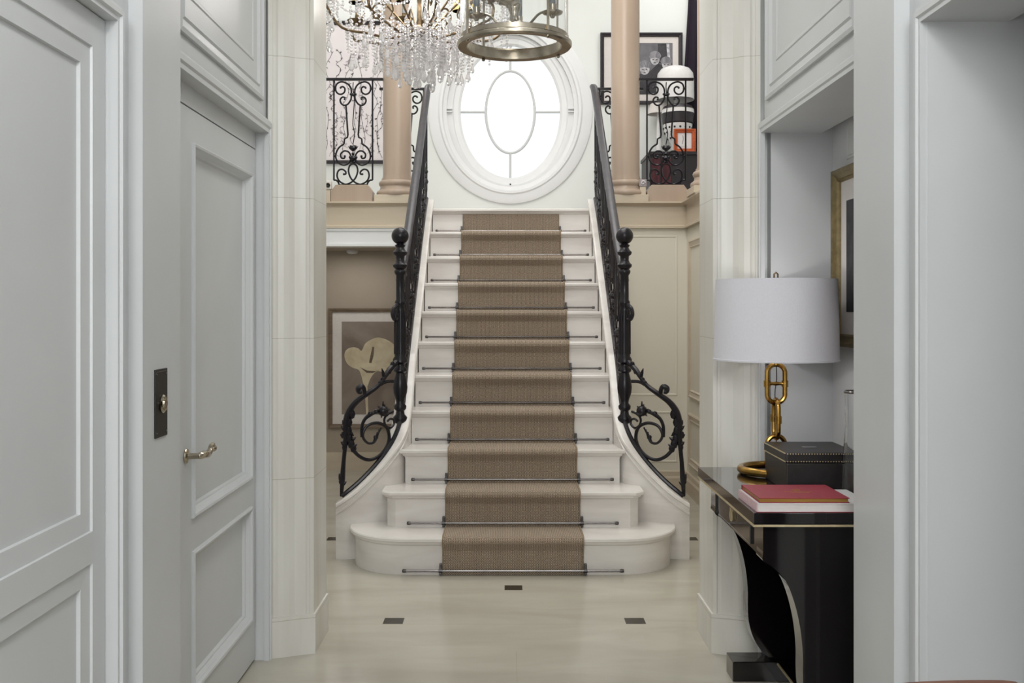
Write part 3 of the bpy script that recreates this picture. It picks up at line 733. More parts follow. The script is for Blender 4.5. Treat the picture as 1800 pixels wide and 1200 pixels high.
for rx, rz in ((43.4, 72.6),):
    w3.tube([(OC[0]+rx*KW*math.cos(2*PI*i/64), Y+.082, OC[2]+rz*KW*math.sin(2*PI*i/64)) for i in range(64)], .0125, 8, True)
for s in (-1, 1):
    w3.tube([(OC[0]+s*43.4*KW, Y+.082, OC[2]), (OC[0]+s*90*KW, Y+.082, OC[2])], .0115, 8)
    w3.tube([(OC[0], Y+.082, OC[2]+s*72.6*KW), (OC[0], Y+.082, OC[2]+s*118*KW)], .0115, 8)
w3.build('glazing_bar', PAINT, window, True)
w4 = MB(); O = oval(100*KW, 128*KW, 64); w4.prism([(x, Y+.088, z) for x, z in O], (0, .004, 0)); w4.build('pane', GLASS, window)
w5 = MB(); w5.box(OC[0]-.006, OC[0]+.006, Y+.02, Y+.03, OC[2]-129*KW-.006, OC[2]-129*KW+.006, .002); w5.build('catch', BLACKP, window)
w6 = MB()
for s in (-1, 1):
    for zz in (-.008, .012): w6.box(OC[0]+s*107*KW-.028, OC[0]+s*107*KW+.028, Y-.004, Y+.028, OC[2]+zz*1.4-.003, OC[2]+zz*1.4+.005, .002)
w6.build('hinge', TRIMW, window)

# columns on the gallery edge
def column(x, y, label, z0=2.252, z1=5.6):
    c = thing('column', label, 'column', (x, y, z0), 'smooth stone gallery columns')
    r = .112
    MB().lathe([(r+.004, z0+.19), (r, z0+.22), (r, z0+1.6), (r*.96, z1-.3), (r*.95, z1-.2)], (x, y, 0), 36).build('shaft', COLSTONE, c, True, 60)
    MB().lathe([(r+.042, z0+.052), (r+.050, z0+.066), (r+.048, z0+.085), (r+.034, z0+.096), (r+.024, z0+.104), (r+.020, z0+.125), (r+.030, z0+.137), (r+.034, z0+.152), (r+.026, z0+.168), (r+.012, z0+.174), (r+.010, z0+.190)], (x, y, 0), 36).build('base', COLSTONE, c, True, 50)
    q = r+.052; MB().box(x-q, x+q, y-.0, y+.2, z0, z0+.052, .003) .build('plinth', STONE, c) if False else MB().box(x-q, x+q, y-min(q, .145), y+q, z0, z0+.053, .003).build('plinth', STONE, c)
    MB().lathe([(r*.95, z1-.2), (r*1.1, z1-.19), (r*1.0, z1-.17), (r*1.3, z1-.09), (r*1.45, z1-.05), (r*1.45, z1)], (x, y, 0), 36).build('capital', COLSTONE, c, True, 50)
    return c
column(-.862, 8.0, 'round stone column left of the oval window')
column(.940, 8.0, 'round stone column right of the oval window')
column(1.512, 7.42, 'round stone column half hidden behind the right pilaster')
# pedestals and railing panels
def railing(x, y, label, w=.42, ped=True, zoff=0.0):
    t = thing('gallery_railing', label, 'railing', (x, y, 2.36), 'wrought iron gallery railings between the columns')
    z0 = 2.387+zoff
    scroll_panel(lambda a, b: Vector((x+a, y, z0+b)), .0070, n=7).build('scroll_panel', IRON, t, True)
    MB().box(x-w/2, x+w/2, y-.016, y+.016, z0+.826, z0+.846, .004).build('top_rail', IRON, t)
    if not ped:
        for a in (-.13, .13): MB().box(x+a-.008, x+a+.008, y-.008, y+.008, 2.2, z0+.06).build('foot', IRON, t)
    if ped:
        p = MB(); p.prism([(x-.16, y-.08, 2.252), (x+.16, y-.08, 2.252), (x+.16, y-.08, 2.335), (x+.125, y-.08, 2.384), (x-.125, y-.08, 2.384), (x-.16, y-.08, 2.335)], (0, .16, 0))
        tag(p.build('pedestal', COLSTONE), 'low stone pedestal block carrying the gallery railing, %s' % ('left of the stairs' if x < 0 else 'right of the stairs'), 'pedestal', 'railing pedestals')
    return t
xl = (620.7-VPX)*7.97/F; xr = (1171-VPX)*7.97/F
railing(xl, 7.97, 'black scrollwork gallery railing between left pilaster and left column', .47)
railing(xr, 7.97, 'black scrollwork gallery railing in front of the striped lamp', .43)
railing((712-VPX)*8.32/F, 8.32, 'black scrollwork railing between the left column and the handrail', .42, False)
railing((1086-VPX)*8.32/F, 8.32, 'black scrollwork railing between the right column and the handrail', .42, False)
# small round-eyed boxes beside the pedestals
b = MB().box(-1.46, -1.362, 7.87, 7.93, 2.346, 2.414, .008).build('spot_lamp_box', MATB); tag(b, 'small pale box with a round black lens beside the left gallery railing', 'lamp')
MB().box(-1.43, -1.37, 7.88, 7.93, 2.252, 2.346, .008).build('stand', STONE, b)
MB().lathe([(0, 0), (.017, 0), (.018, -.006), (.012, -.008), (0, -.004)], (-1.385, 7.87, 2.378), 20, 'Y').build('lens', BLACKP, b, True)
b = MB().box(1.035, 1.093, 7.88, 7.93, 2.37, 2.425, .004).build('ornament_box', GREYINK); tag(b, 'small grey box with a white swirl beside the right gallery railing', 'ornament')
MB().box(1.04, 1.088, 7.885, 7.925, 2.252, 2.37, .004).build('stand', STONE, b)
MB().tube(smoothp([(1.064+.018*math.cos(t)*(1-t/9), 7.877, 2.398+.018*math.sin(t)*(1-t/9)) for t in [k*.7 for k in range(10)]], 3), .0035, 6).build('swirl', WHITEC, b, True)

# ------------------------------------------------------------------ pictures
def picture(name, label, x0, x1, z0, z1, y, fw, fm, mm, dep=.03, mat_m=MATB, lip=None):
    """facing -Y"""
    t = thing(name, label, 'picture', ((x0+x1)/2, y, z0))
    MB().rings((x0, y, z0), (1, 0, 0), (0, 0, 1), (0, -1, 0), x1-x0, z1-z0, [(0, 0), (0, dep), (fw*.35, dep), (fw*.5, dep*.8), (fw*.85, dep*.7), (fw, dep*.4), (fw, .004)]).build('frame', fm, t)
    MB().box(x0+.002, x1-.002, y-.006, y-.001, z0+.002, z1-.002).build('mount', mat_m, t)
    if mm: MB().rings((x0+mm, y-.006, z0+mm), (1, 0, 0), (0, 0, 1), (0, -1, 0), x1-x0-2*mm, z1-z0-2*mm, [(0, 0), (.003, .002), (.006, 0)]).build('inner_bevel', WHITEC, t)
    return t
def flat(pts, y, dy=.0008):
    return MB().prism([(x, y, z) for x, z in pts], (0, dy, 0))
# calla lily picture under the gallery
D = 8.9
def pl(px, py, d=D): v = at(px, py, d); return (v.x, v.z)
x0, zt = pl(577.5, 541.5); x1, zb = pl(742, 752)
t = picture('framed_flower_picture', 'taupe framed sepia picture of a pale lily under the left gallery', x0, x1, zb, zt, D, .036, FRAMET, 0)
a0 = pl(601, 565); a1 = pl(718, 728)
flat([(a0[0], a0[1]), (a1[0], a0[1]), (a1[0], a1[1]), (a0[0], a1[1])], D-.0085).build('print', SEPBG, t)
petal = [(606, 628), (607, 618), (613, 612), (622, 610), (630, 612), (636, 616), (642, 604), (652, 597), (664, 593), (678, 596), (690, 603), (700, 614), (702, 628), (697, 640), (688, 650), (676, 654), (664, 652), (656, 658), (650, 668), (646, 678), (640, 677), (636, 662), (631, 650), (620, 646), (611, 639)]
sp = smoothp([(px_, py_, 0) for px_, py_ in petal], 4, True)
flat([pl(p.x, p.y) for p in sp], D-.0105).build('lily', SEPL, t)
flat([pl(*q) for q in ((655, 609), (658, 610), (657, 625), (653, 638), (649, 637), (652, 622))], D-.012).build('spadix', SEPD, t)
flat([pl(*q) for q in ((641, 676), (646, 676), (648, 728), (644, 728))], D-.011).build('stem', SEPL, t)
flat([pl(*q) for q in [(633, 645), (646, 651), (660, 652), (668, 649), (656, 655), (645, 655)]], D-.0122).build('fold_shadow', SEPD, t)

# large floral drawing, upper left gallery
D = 9.6
x0, zt = pl(545, 38, D); x1, zb = pl(699, 288, D)
t = picture('floral_drawing', 'large black framed line drawing of climbing flowers behind the left railing', x0, x1, zb, zt, D, .034, FRAMEB, 0, mat_m=PAPER)
random.seed(3); mb = MB(); mg = MB()
def vine(px0, py0, px1, py1, amp, mb_, r=.0015):
    pts = []; n = 12
    for k in range(n+1):
        f = k/n; x, z = pl(px0+(px1-px0)*f+random.uniform(-amp, amp), py0+(py1-py0)*f, D); pts.append((x, D-.008, z))
    sp = smoothp(pts, 3); mb_.tube([(p.x, D-.008, p.z) for p in sp], r, 4)
    for p in sp[2::2]:
        a = random.uniform(0, 2*PI); l = random.uniform(.012, .03)
        q = Vector((p.x+l*math.cos(a), D-.008, p.z+l*math.sin(a)))
        mb_.tube([p, (p+q)/2+Vector((0, 0, .003)), q], [r*.7, r*1.8, r*.5], 4)
        if random.random() < .3:
            for j in range(5): mb_.tube([q, q+Vector((math.cos(j*1.26), 0, math.sin(j*1.26)))*.012], [r, r*.5], 4)
for a in ((575, 270, 578, 60), (590, 275, 586, 150), (604, 278, 612, 120), (622, 275, 618, 100), (640, 276, 632, 90), (655, 275, 660, 110), (668, 278, 664, 70), (664, 270, 672, 180), (582, 180, 600, 90)):
    vine(*a, 6, mb)
for a in ((585, 275, 596, 205), (606, 260, 600, 200), (630, 265, 636, 150), (650, 270, 645, 200), (600, 120, 640, 95), (612, 110, 660, 60)):
    vine(*a, 7, mg, .0014)
mb.build('ink_vine', INK, t); mg.build('faint_vine', GREYINK, t)

# group photograph, upper right gallery: generic blurred heads
x0, zt = pl(1055, 58.5, D); x1, zb = pl(1199, 184, D)
t = picture('framed_group_photograph', 'black framed grey photograph of young people behind the right column', x0, x1, zb, zt, D, .036, FRAMEB, 0)
q0 = pl(1076, 76, D); q1 = pl(1182, 166, D)
flat([(q0[0], q0[1]), (q1[0], q0[1]), (q1[0], q1[1]), (q0[0], q1[1])], D-.0085).build('print', PHOTOBG, t)
flat([pl(*q, D) for q in ((1156, 77), (1171, 77), (1173, 110), (1156, 112))], D-.0095).build('backdrop', PHOTOD, t)
flat([pl(*q, D) for q in ((1171, 77), (1176, 77), (1178, 106), (1173, 106))], D-.0096).build('stripe', PHOTOL, t)
def ell(cx, cy, rx, ry, n=20, a0=0, a1=2*PI): return [pl(cx+rx*math.cos(a0+(a1-a0)*i/n), cy+ry*math.sin(a0+(a1-a0)*i/n), D) for i in range(n+(0 if a1-a0 > 6.2 else 1))]
flat([pl(*q, D) for q in ((1100, 166), (1104, 140), (1118, 132), (1140, 128), (1156, 112), (1172, 118), (1181, 130), (1181, 166))], D-.0097).build('jacket', PHOTOD, t)
for hx, hy, r in ((1133, 121, 11), (1151, 104, 10.5), (1171, 113, 10), (1098, 112, 10)):
    flat(ell(hx, hy, r*.78, r), D-.0105).build('face', PHOTOL, t)
    flat(ell(hx, hy-r*.38, r*1.02, r*.95, 16, PI, 2*PI)+[pl(hx+r*.8, hy-r*.05, D), pl(hx, hy-r*.22, D), pl(hx-r*.8, hy-r*.05, D)], D-.0115).build('hair', PHOTOM, t)
    for s in (-1, 1): flat(ell(hx+s*r*.3, hy+r*.12, r*.14, r*.09, 8), D-.012).build('eye', PHOTOD, t)
    flat(ell(hx, hy+r*.62, r*.22, r*.07, 8), D-.012).build('mouth', PHOTOD, t)

# small orange framed picture and furniture on the right gallery
D = 9.02
x0, zt = pl(1184, 227, D); x1, zb = pl(1222, 268, D)
t = picture('orange_framed_picture', 'small orange framed print on the dark cabinet behind the right railing', x0, x1, zb, zt, D, .034, FRAMEO, 0, mat_m=PAPER)
flat([(x0+.05, zb+.055), (x1-.07, zb+.055), (x1-.07, zt-.055), (x0+.05, zt-.055)], D-.008).build('print', WHITEC, t)
MB().tube(smoothp([(x0+.075, D-.009, zb+.075), (x0+.085, D-.009, zb+.12), (x0+.08, D-.009, zb+.15)], 3), .003, 4).build('figure', GREYINK, t)
cz = zb
cab = thing('dark_cabinet', 'low dark cabinet with dark red doors behind the right gallery railing', 'cabinet', (1.62, 9.2, 2.2))
cx0, cx1 = pl(1143, 0, 8.95)[0], 1.95
MB().box(cx0, cx1, 8.97, 9.52, 2.20, cz-.005, .006).build('body', FRAMEB, cab)
mb = MB(); mb.box(cx0+.01, cx0+.09, 8.958, 8.97, 2.26, cz-.06, .003); mb.box(cx0+.105, cx0+.185, 8.958, 8.97, 2.26, cz-.06, .003); mb.build('door', DARKRED, cab)
MB().box(cx0-.01, cx1+.01, 8.95, 9.53, cz-.03, cz, .004).build('top', FRAMEB, cab)
def stand_lamp(name, label, x, y, z, r, parts):
    t = thing(name, label, 'lamp', (x, y, z))
    for nm, prof, m in parts: MB().lathe(prof, (x, y, 0), 32).build(nm, m, t, True, 40)
    return t
D = 9.3
v = lambda py, d=D: EYE+(VPY-py)*d/F
rr = lambda p, d=D: p*d/F
xs = pl(1189, 0, 9.3)[0]
stand_lamp('striped_table_lamp', 'table lamp with black and white banded shade and dotted pale base', xs-.0, 9.22, cz, 0,
  [('shade', [(rr(5), v(186)), (rr(16), v(187)), (rr(25), v(191)), (rr(28), v(196))], FRAMEB),
   ('white_band', [(rr(27.5), v(196)), (rr(28), v(203))], WHITEC),
   ('lower_band', [(rr(28), v(203)), (rr(27), v(220)), (rr(25), v(222))], FRAMEB),
   ('body', [(rr(25), v(222)), (rr(24), v(232)), (rr(20), v(243)), (rr(12), v(256)), (rr(10), cz+.001)], WHITEC)])
mb = MB(); L_ = [o for o in COL.objects if o.name.startswith('striped_table_lamp')][0]
for ring, rad_, py in ((16, 24.4, 229), (14, 22.6, 237), (10, 17.5, 247)):
    for j in range(ring):
        a = 2*PI*j/ring; mb.ball((xs+rr(rad_)*math.cos(a), 9.22+rr(rad_)*math.sin(a), v(py)), .010, 6)
mb.build('dot_pattern', INK, L_, True)['kind'] = 'stuff'
stand_lamp('cream_table_lamp', 'cream shaded lamp half hidden behind the banded lamp', pl(1159, 0, 9.45)[0], 9.45, cz, 0,
  [('shade', [(rr(16), v(183, 9.45)), (rr(21.5), v(201, 9.45)), (rr(21), v(201, 9.45)), (rr(15.6), v(183, 9.45))], CUPSH if False else MATB), ('base', [(.05, cz+.001), (.03, cz+.05), (.02, v(195, 9.45))], WHITEC)])
q = 9.385
dl = stand_lamp('white_dome_lamp', 'tall table lamp with a broad white domed shade behind the right railing', pl(1187, 0, q)[0], q, cz, 0,
  [('shade', [(rr(3, q), v(117, q)), (rr(15, q), v(118, q)), (rr(25, q), v(122, q)), (rr(31, q), v(130, q)), (rr(32.5, q), v(142, q)), (rr(32.8, q), v(176, q)), (rr(32, q), v(176, q)), (rr(31, q), v(142, q)), (rr(20, q), v(128, q)), (rr(3, q), v(122, q))], WHITEC),
   ('stem', [(.07, cz+.001), (.07, cz+.012), (.015, cz+.03), (.012, v(125, q))], WHITEC)])
# dark curtain with a raked edge
x_a = pl(1203, 118, 9.57); mb = MB(); pts = []
for k in range(19):
    f = k/18; xx = x_a[0]+f*.55; pts.append((xx, 9.57+.018*math.sin(k*1.7)))
vs = []
for k, (xx, yy) in enumerate(pts):
    f = k/18; top = 5.4
    vs += [(xx, yy, 2.22), (xx, yy, v(118, 9.57)), (xx+(.10*(1-f)), yy, top)]
fs = []
for k in range(18): fs += [(3*k, 3*k+3, 3*k+4, 3*k+1), (3*k+1, 3*k+4, 3*k+5, 3*k+2)]
mb.add(vs, fs); cu = mb.build('curtain', CURT, None, True, 60); tag(cu, 'black draped curtain right of the framed group photograph', 'curtain')
cu.modifiers.new('thick', 'SOLIDIFY').thickness = .01
cu.location.x = .0

# ------------------------------------------------------------------ lantern
LD = 3.3; lx = (904-VPX)*LD/F; lz = 2.275
lan = thing('glass_lantern', 'round clear glass lantern with a polished metal rim and candle arms', 'lantern', (lx, LD, lz))
R = 101*LD/F
MB().lathe([(R-.030, lz-.004), (R-.022, lz-.008), (R-.004, lz-.008), (R, lz-.002), (R, lz+.010), (R-.004, lz+.016), (R-.018, lz+.018), (R-.020, lz+.030), (R-.027, lz+.030), (R-.030, lz+.020), (R-.030, lz-.004)], (lx, LD, 0), 72)
def annulus(prof, c, n=72):
    mb = MB(); vs = []; k = len(prof)
    for i in range(n):
        a = 2*PI*i/n
        for r, z in prof: vs.append((c[0]+r*math.cos(a), c[1]+r*math.sin(a), z))
    mb.add(vs, [(i*k+j, i*k+(j+1) % k, ((i+1) % n)*k+(j+1) % k, ((i+1) % n)*k+j) for i in range(n) for j in range(k)]); return mb
annulus([(R-.032, lz-.006), (R-.004, lz-.008), (R, lz-.003), (R, lz+.006), (R-.004, lz+.010), (R-.010, lz+.012), (R-.010, lz+.026), (R-.028, lz+.030), (R-.032, lz+.024)], (lx, LD)).build('bottom_rim', NICKEL, lan, True, 30)
annulus([(R-.0150, lz+.028), (R-.0120, lz+.028), (R-.0120, lz+.66), (R-.0150, lz+.66)], (lx, LD)).build('glass_shade', GLASS, lan, True, 30)
annulus([(R-.034, lz+.65), (R-.002, lz+.65), (R-.002, lz+.68), (R-.034, lz+.68)], (lx, LD)).build('top_rim', NICKEL, lan, True, 30)
for j in range(4):
    a = math.radians(35+90*j)
    m = MB(); cx_, cy_ = lx+(R-.006)*math.cos(a), LD+(R-.006)*math.sin(a)
    m.tube([(cx_, cy_, lz+.004), (cx_, cy_, lz+.66)], .0042, 8); m.ball((cx_, cy_, lz-.010), .0065, 8); m.build('upright', NICKEL, lan, True)
m = MB()
m.lathe([(0, lz+.036), (.012, lz+.038), (.045, lz+.046), (.052, lz+.056), (.048, lz+.064), (.030, lz+.072), (.018, lz+.080), (.014, lz+.10), (.020, lz+.115), (.022, lz+.13), (.014, lz+.15), (.010, lz+.20), (.008, lz+.72), (0, lz+.73)], (lx, LD, 0), 24); m.build('stem', NICKEL, lan, True, 45)
m = MB()
for j in range(2):
    a = math.radians(35+90*j); c_, s_ = math.cos(a), math.sin(a)
    m.tube([(lx-c_*(R-.008), LD-s_*(R-.008), lz+.668), (lx+c_*(R-.008), LD+s_*(R-.008), lz+.668)], .005, 8)
m.build('cross_bar', NICKEL, lan, True)
for j in range(4):
    a = math.radians(-8+90*j); c_, s_ = math.cos(a), math.sin(a); rr_ = .125
    P = lambda r, z: (lx+c_*r, LD+s_*r, lz+z)
    m = MB(); m.tube(smoothp([P(.045, .060), P(.062, .080), P(.08, .098), P(.10, .104), P(rr_, .094)], 5), .0042, 8)
    m.lathe([(0, .082), (.006, .084), (.010, .092), (.032, .098), (.034, .103), (.018, .105), (.013, .108), (.013, .128), (0, .129)], (lx+c_*rr_, LD+s_*rr_, lz), 20)
    arm = m.build('candle_arm', NICKEL, lan, True, 45)
    MB().lathe([(0, .124), (.0105, .124), (.0105, .30), (.003, .305), (.012, .33), (.0, .36)], (lx+c_*rr_, LD+s_*rr_, lz), 14).build('candle', CANDLE, arm, True, 45)
m = MB(); m.tube([(lx, LD, lz+.72), (lx, LD, CZ-.02)], .005, 8); m.lathe([(0, CZ-.035), (.05, CZ-.03), (.055, CZ-.005), (.0, CZ)], (lx, LD, 0), 24); m.build('hanging_rod', NICKEL, lan, True)

# ------------------------------------------------------------------ crystal chandelier
CD = 5.2; ccx = (737-VPX)*CD/F; hz = EYE+(VPY-55)*CD/F
ch = thing('crystal_chandelier', 'large crystal chandelier with bronze scroll arms and hanging beads', 'chandelier', (ccx, CD, hz))
m = MB(); m.lathe([(0, -.03), (.02, -.03), (.055, -.02), (.066, 0), (.055, .018), (.02, .028), (.012, .06), (.012, .5), (.03, .52), (.012, .54), (.010, 2.7), (.0, 2.72)], (ccx, CD, hz), 20); m.build('stem', BRONZE, ch, True)
m = MB()
for j in range(20):
    a = 2*PI*j/20; m.ball((ccx+.066*math.cos(a), CD+.066*math.sin(a), hz), .012, 8); m.ball((ccx+.05*math.cos(a), CD+.05*math.sin(a), hz-.024), .010, 8)
m.build('hub_bead', CRYST, ch, True)
NA = 8
bead_me = None
def strand(P0, P1, sag, n, r=.0062, drop=None, name='bead_strand'):
    m = MB(); P0 = Vector(P0); P1 = Vector(P1)
    for k in range(n+1):
        f = k/n; p = P0.lerp(P1, f); p.z -= sag*4*f*(1-f); m.ball(p, r*(1 if k % 3 else 1.3), 8)
    return m.build(name, CRYST, ch, False)
drop_proto = None
def drop(p, s=1.0):
    global drop_proto
    if drop_proto is None:
        drop_proto = MB().lathe([(.0005, .026), (.003, .020), (.0085, .004), (.0105, -.006), (.0085, -.015), (.004, -.020), (.0005, -.021)], (0, 0, 0), 8).build('crystal_drop', CRYST, ch)
        o = drop_proto
    else:
        o = drop_proto.copy(); COL.objects.link(o)
    o.matrix_parent_inverse = Matrix.Identity(4); o.location = Vector(p)-Vector((ccx, CD, hz)); o.scale = (s, s, s)
    return o
random.seed(11)
for j in range(NA):
    a = 2*PI*(j+.35)/NA; c_, s_ = math.cos(a), math.sin(a)
    rA = .40 if j % 2 else .455; zA = -0.01 if j % 2 else .07
    P = lambda r, z: Vector((ccx+c_*r, CD+s_*r, hz+z))
    m = MB(); m.tube(smoothp([P(.05, 0), P(.10, -.035), P(.17, -.045), P(.26, -.03), P(rA-.06, -.01), P(rA+.015, zA+.02), P(rA+.03, zA+.07), P(rA, zA+.10)], 5), [.007]*36, 7)
    m.tube(smoothp([P(.055, .0), P(.10, .05), P(.16, .115), P(.22, .17), P(.27, .18), P(.30, .15), P(.285, .11), P(.25, .11), P(.245, .135), P(.265, .145)], 5), .0055, 6)
    m.tube(smoothp([P(.066, .01), P(.085, .035), P(.115, .03), P(.12, .005), P(.10, -.008), P(.092, .01)], 4), .0042, 6)
    m.tube(smoothp([P(.26, 0), P(.23, .05), P(.26, .10), P(.31, .10), P(.32, .06), P(.29, .05), P(.28, .07)], 5), .004, 6)
    m.lathe([(0, -.01), (.012, -.008), (.040, .006), (.054, .020), (.052, .021), (.014, .012), (.010, .05), (0, .05)], P(rA, zA+.10), 14)
    arm = m.build('arm', BRONZE, ch, True)
    MB().lathe([(.0, .05), (.009, .05), (.009, .13), (0, .135)], P(rA, zA+.10), 10).build('candle', CANDLE, arm, True)
    MB().lathe([(.045, .115), (.026, .185), (.024, .185), (.043, .115)], P(rA, zA+.10), 20).build('shade', CUPSH, arm, True)
    # bead fringe hanging from the arm: a dense mass of fine strings
    m = MB()
    for q in range(24):
        b = a+random.uniform(-.36, .36); rb = random.choice([rA+.01, rA-.02, rA*.8, rA*.6, .2, .13]); z0 = (zA+.09 if rb > rA-.05 else -.03+random.random()*.03); l = random.uniform(.06, .17)+(.04 if rb < .3 else 0)
        n_ = int(l/.017)
        for k in range(n_): m.ball((ccx+math.cos(b)*rb, CD+math.sin(b)*rb, hz+z0-k*.017), .0062 if k % 3 else .0085, 6)
    m.build('bead_fringe', CRYST, ch)['kind'] = 'stuff'
    for q in range(3):
        b = a+(q-1)*.13; rb = rA+.01*(q % 2); z0 = zA+.10; l = random.uniform(.16, .25)
        p0 = Vector((ccx+math.cos(b)*rb, CD+math.sin(b)*rb, hz+z0)); p1 = p0-Vector((0, 0, l)); strand(p0, p1, 0, int(l/.0165)); drop(p1-Vector((0, 0, .028)), random.uniform(1, 1.5))
    for q in range(3):
        rb = .12+.08*q; z0 = -.04; l = random.uniform(.13, .20)-.02*q
        p0 = P(rb, z0+.01*q); p1 = p0-Vector((0, 0, l)); strand(p0, p1, 0, int(l/.0165)); drop(p1-Vector((0, 0, .028)), random.uniform(1, 1.6))
    a2 = a+2*PI/NA; rA2 = .40 if (j+1) % 2 else .455; zA2 = -.01 if (j+1) % 2 else .07
    strand(P(rA, zA+.11), (ccx+math.cos(a2)*rA2, CD+math.sin(a2)*rA2, hz+zA2+.11), .11, 24)
    strand(P(rA-.02, zA+.11), (ccx, CD, hz+.50), .10, 38)
    strand(P(.19, .0), (ccx+math.cos(a2)*.19, CD+math.sin(a2)*.19, hz), .06, 11)
cl = bpy.data.lights.new('chandelier_light', 'POINT'); cl.energy = 7; cl.shadow_soft_size = .12; cl.color = (1, .96, .93)
co = bpy.data.objects.new('chandelier_light', cl); COL.objects.link(co); co.parent = ch; co.location = (0, 0, .16)
# dense inner curtain under the hub
for q in range(24):
    b = 2*PI*q/24; rb = .075 if q % 2 else .135; l = .16+.05*random.random() if q % 2 else .13+.06*random.random()
    p0 = Vector((ccx+math.cos(b)*rb, CD+math.sin(b)*rb, hz-.02)); p1 = p0-Vector((0, 0, l)); strand(p0, p1, 0, int(l/.0165)); drop(p1-Vector((0, 0, .03)), random.uniform(1.0, 1.5))
m = MB(); m.ball((ccx, CD, hz-.215), .027, 18); m.build('crystal_ball', CRYST, ch, False); drop((ccx, CD, hz-.268), 1.2)
strand((ccx, CD, hz-.03), (ccx, CD, hz-.19), 0, 12)

# ------------------------------------------------------------------ console table in the niche
con = thing('console_table', 'black lacquer console table with curved legs and gold edging', 'table', (1.03, 3.55, 0))
TX0, TX1, TY0, TY1, TZ = .757, 1.305, 3.10, 4.00, .792
MB().box(TX0, TX1, TY0, TY1, TZ-.036, TZ, .002).build('tabletop', LACQ, con)
MB().box(TX0-.001, TX1, TY0-.0015, TY1, TZ-.0425, TZ-.036).build('gold_edge', PALEG, con)
MB().box(.806, 1.30, 3.236, 3.874, .632, TZ-.0415).build('apron', LACQ, con)
dr = MB().box(.798, .808, 3.32, 3.80, .645, .742, .003).build('drawer', LACQ, con)
MB().tube([(.790, 3.56+.018*math.cos(t*PI/8), .690+.018*math.sin(t*PI/8)) for t in range(16)], .0022, 6, True).build('ring_pull', PALEG, dr, True)
m = MB(); m.box(.795, .799, 3.575, 3.605, .670, .712, .001); m.lathe([(0, 0), (.006, 0), (.005, -.008), (0, -.009)], (.797, 3.56, .708), 10, 'X'); m.build('escutcheon', PALEG, dr)
curve = [(.80, .7500), (.80, .66), (.80, .632), (.83, .612), (.870, .570), (.898, .50), (.916, .42), (.924, .34), (.924, .28), (.928, .22), (.945, .16), (.975, .11), (1.01, .078)]
cs = smoothp([(x, z, 0) for x, z in curve], 4)
for y0, y1 in ((3.155, 3.235), (3.875, 3.955)):
    P = [(p.x, y0, p.y) for p in cs]+[(1.30, y0, .078), (1.30, y0, .7500)]
    MB().prism(P, (0, y1-y0, 0)).build('leg_panel', LACQ, con, False)
    MB().box(.860, 1.30, y0-.028 if y0 > 3.5 else y0-.02, y0+.082 if y0 > 3.5 else y1+.01, 0, .076, .003).build('foot', LACQ, con)
MB().box(1.03, 1.30, 3.24, 3.85, .0, .070, .002).build('stretcher', LACQ, con)
MB().box(1.026, 1.032, 3.24, 3.84, .068, .074).build('gold_line', PALEG, con)
MB().box(1.26, 1.30, 3.235, 3.875, .076, .63).build('back_panel', LACQ, con)

# books
def book(name, label, x0, x1, y0, y1, z0, z1, cover, page, rot=0):
    t = thing(name, label, 'book', ((x0+x1)/2, (y0+y1)/2, z0)); c = .0022
    m = MB(); m.box(x0, x1, y0, y1, z0, z0+c); m.box(x0, x1, y0, y1, z1-c, z1); m.box(x0, x1, y1-c, y1, z0, z1); m.build('cover', cover, t)
    MB().box(x0+.003, x1-.003, y0+.003, y1-c, z0+c, z1-c).build('pages', page, t)
    return t
z = TZ+.0005
bk = book('book', 'large white book with pink left cover edge under the red book', .770, 1.125, 3.108, 3.352, z, z+.027, WHITEC, MATB)
MB().box(.7685, .7712, 3.106, 3.354, z, z+.027).build('spine_strip', PINK, bk)
MB().box(.768, 1.125, 3.106, 3.112, z-.0000, z+.0018).build('red_line', RED, bk)
b2 = book('book', 'thin red book with gilt page edges, topmost on the console', .778, 1.056, 3.116, 3.352, z+.0275, z+.0425, RED, GOLDP)
m = MB(); m.box(.885, .975, 3.225, 3.2275, z+.0425, z+.0431); m.box(.90, .96, 3.205, 3.207, z+.0425, z+.0431); m.tube([(.93+.011*math.cos(t), 3.25+.011*math.sin(t), z+.0428) for t in [k*PI/5 for k in range(10)]], .0012, 5, True)
m.build('gold_title_lines', GOLDP, b2)
# leather box
bx = thing('leather_box', 'black leather lidded box with brass stud edging beside the lamp', 'box', (1.08, 3.6, TZ))
BX0, BX1, BY0, BY1 = .957, 1.205, 3.455, 3.745
MB().box(BX0, BX1, BY0, BY1, TZ, TZ+.098, .004).build('body', LEATHER, bx)
lid = MB().box(BX0-.004, BX1+.004, BY0-.004, BY1+.004, TZ+.100, TZ+.134, .006).build('lid', LEATHER, bx)
MB().box(1.05, 1.10, 3.575, 3.61, TZ+.1338, TZ+.1352, .0006).build('plaque', STEEL, lid)
m = MB()
for zz in (TZ+.104, TZ+.130):
    for k in range(27): m.ball((BX0+.002+k*.0092, BY0-.0045, zz), .0024, 6)
m.build('stud_line', PALEG, lid, True)
m = MB()
for zz in (TZ+.103, TZ+.131, ): m.box(BX0-.0058, BX0-.0036, BY0+.002, BY1-.004, zz-.0018, zz+.0018)
m.build('gold_piping', PALEG, lid)
# glass vase behind
gv = MB(); gv.lathe([(.0, 0), (.040, 0), (.043, .01), (.040, .10), (.030, .24), (.034, .345), (.030, .345), (.027, .24), (.036, .10), (.038, .012), (0, .010)], (1.163, 3.38, TZ+.001), 24)
gv = gv.build('glass_vase', GLASS, None, True); tag(gv, 'slim clear glass vase mostly hidden by the right grey pier', 'vase')
MB().lathe([(.0345, .343), (.036, .348), (.033, .352), (.030, .348)], (1.163, 3.38, TZ), 24).build('rim', STEEL, gv, True)

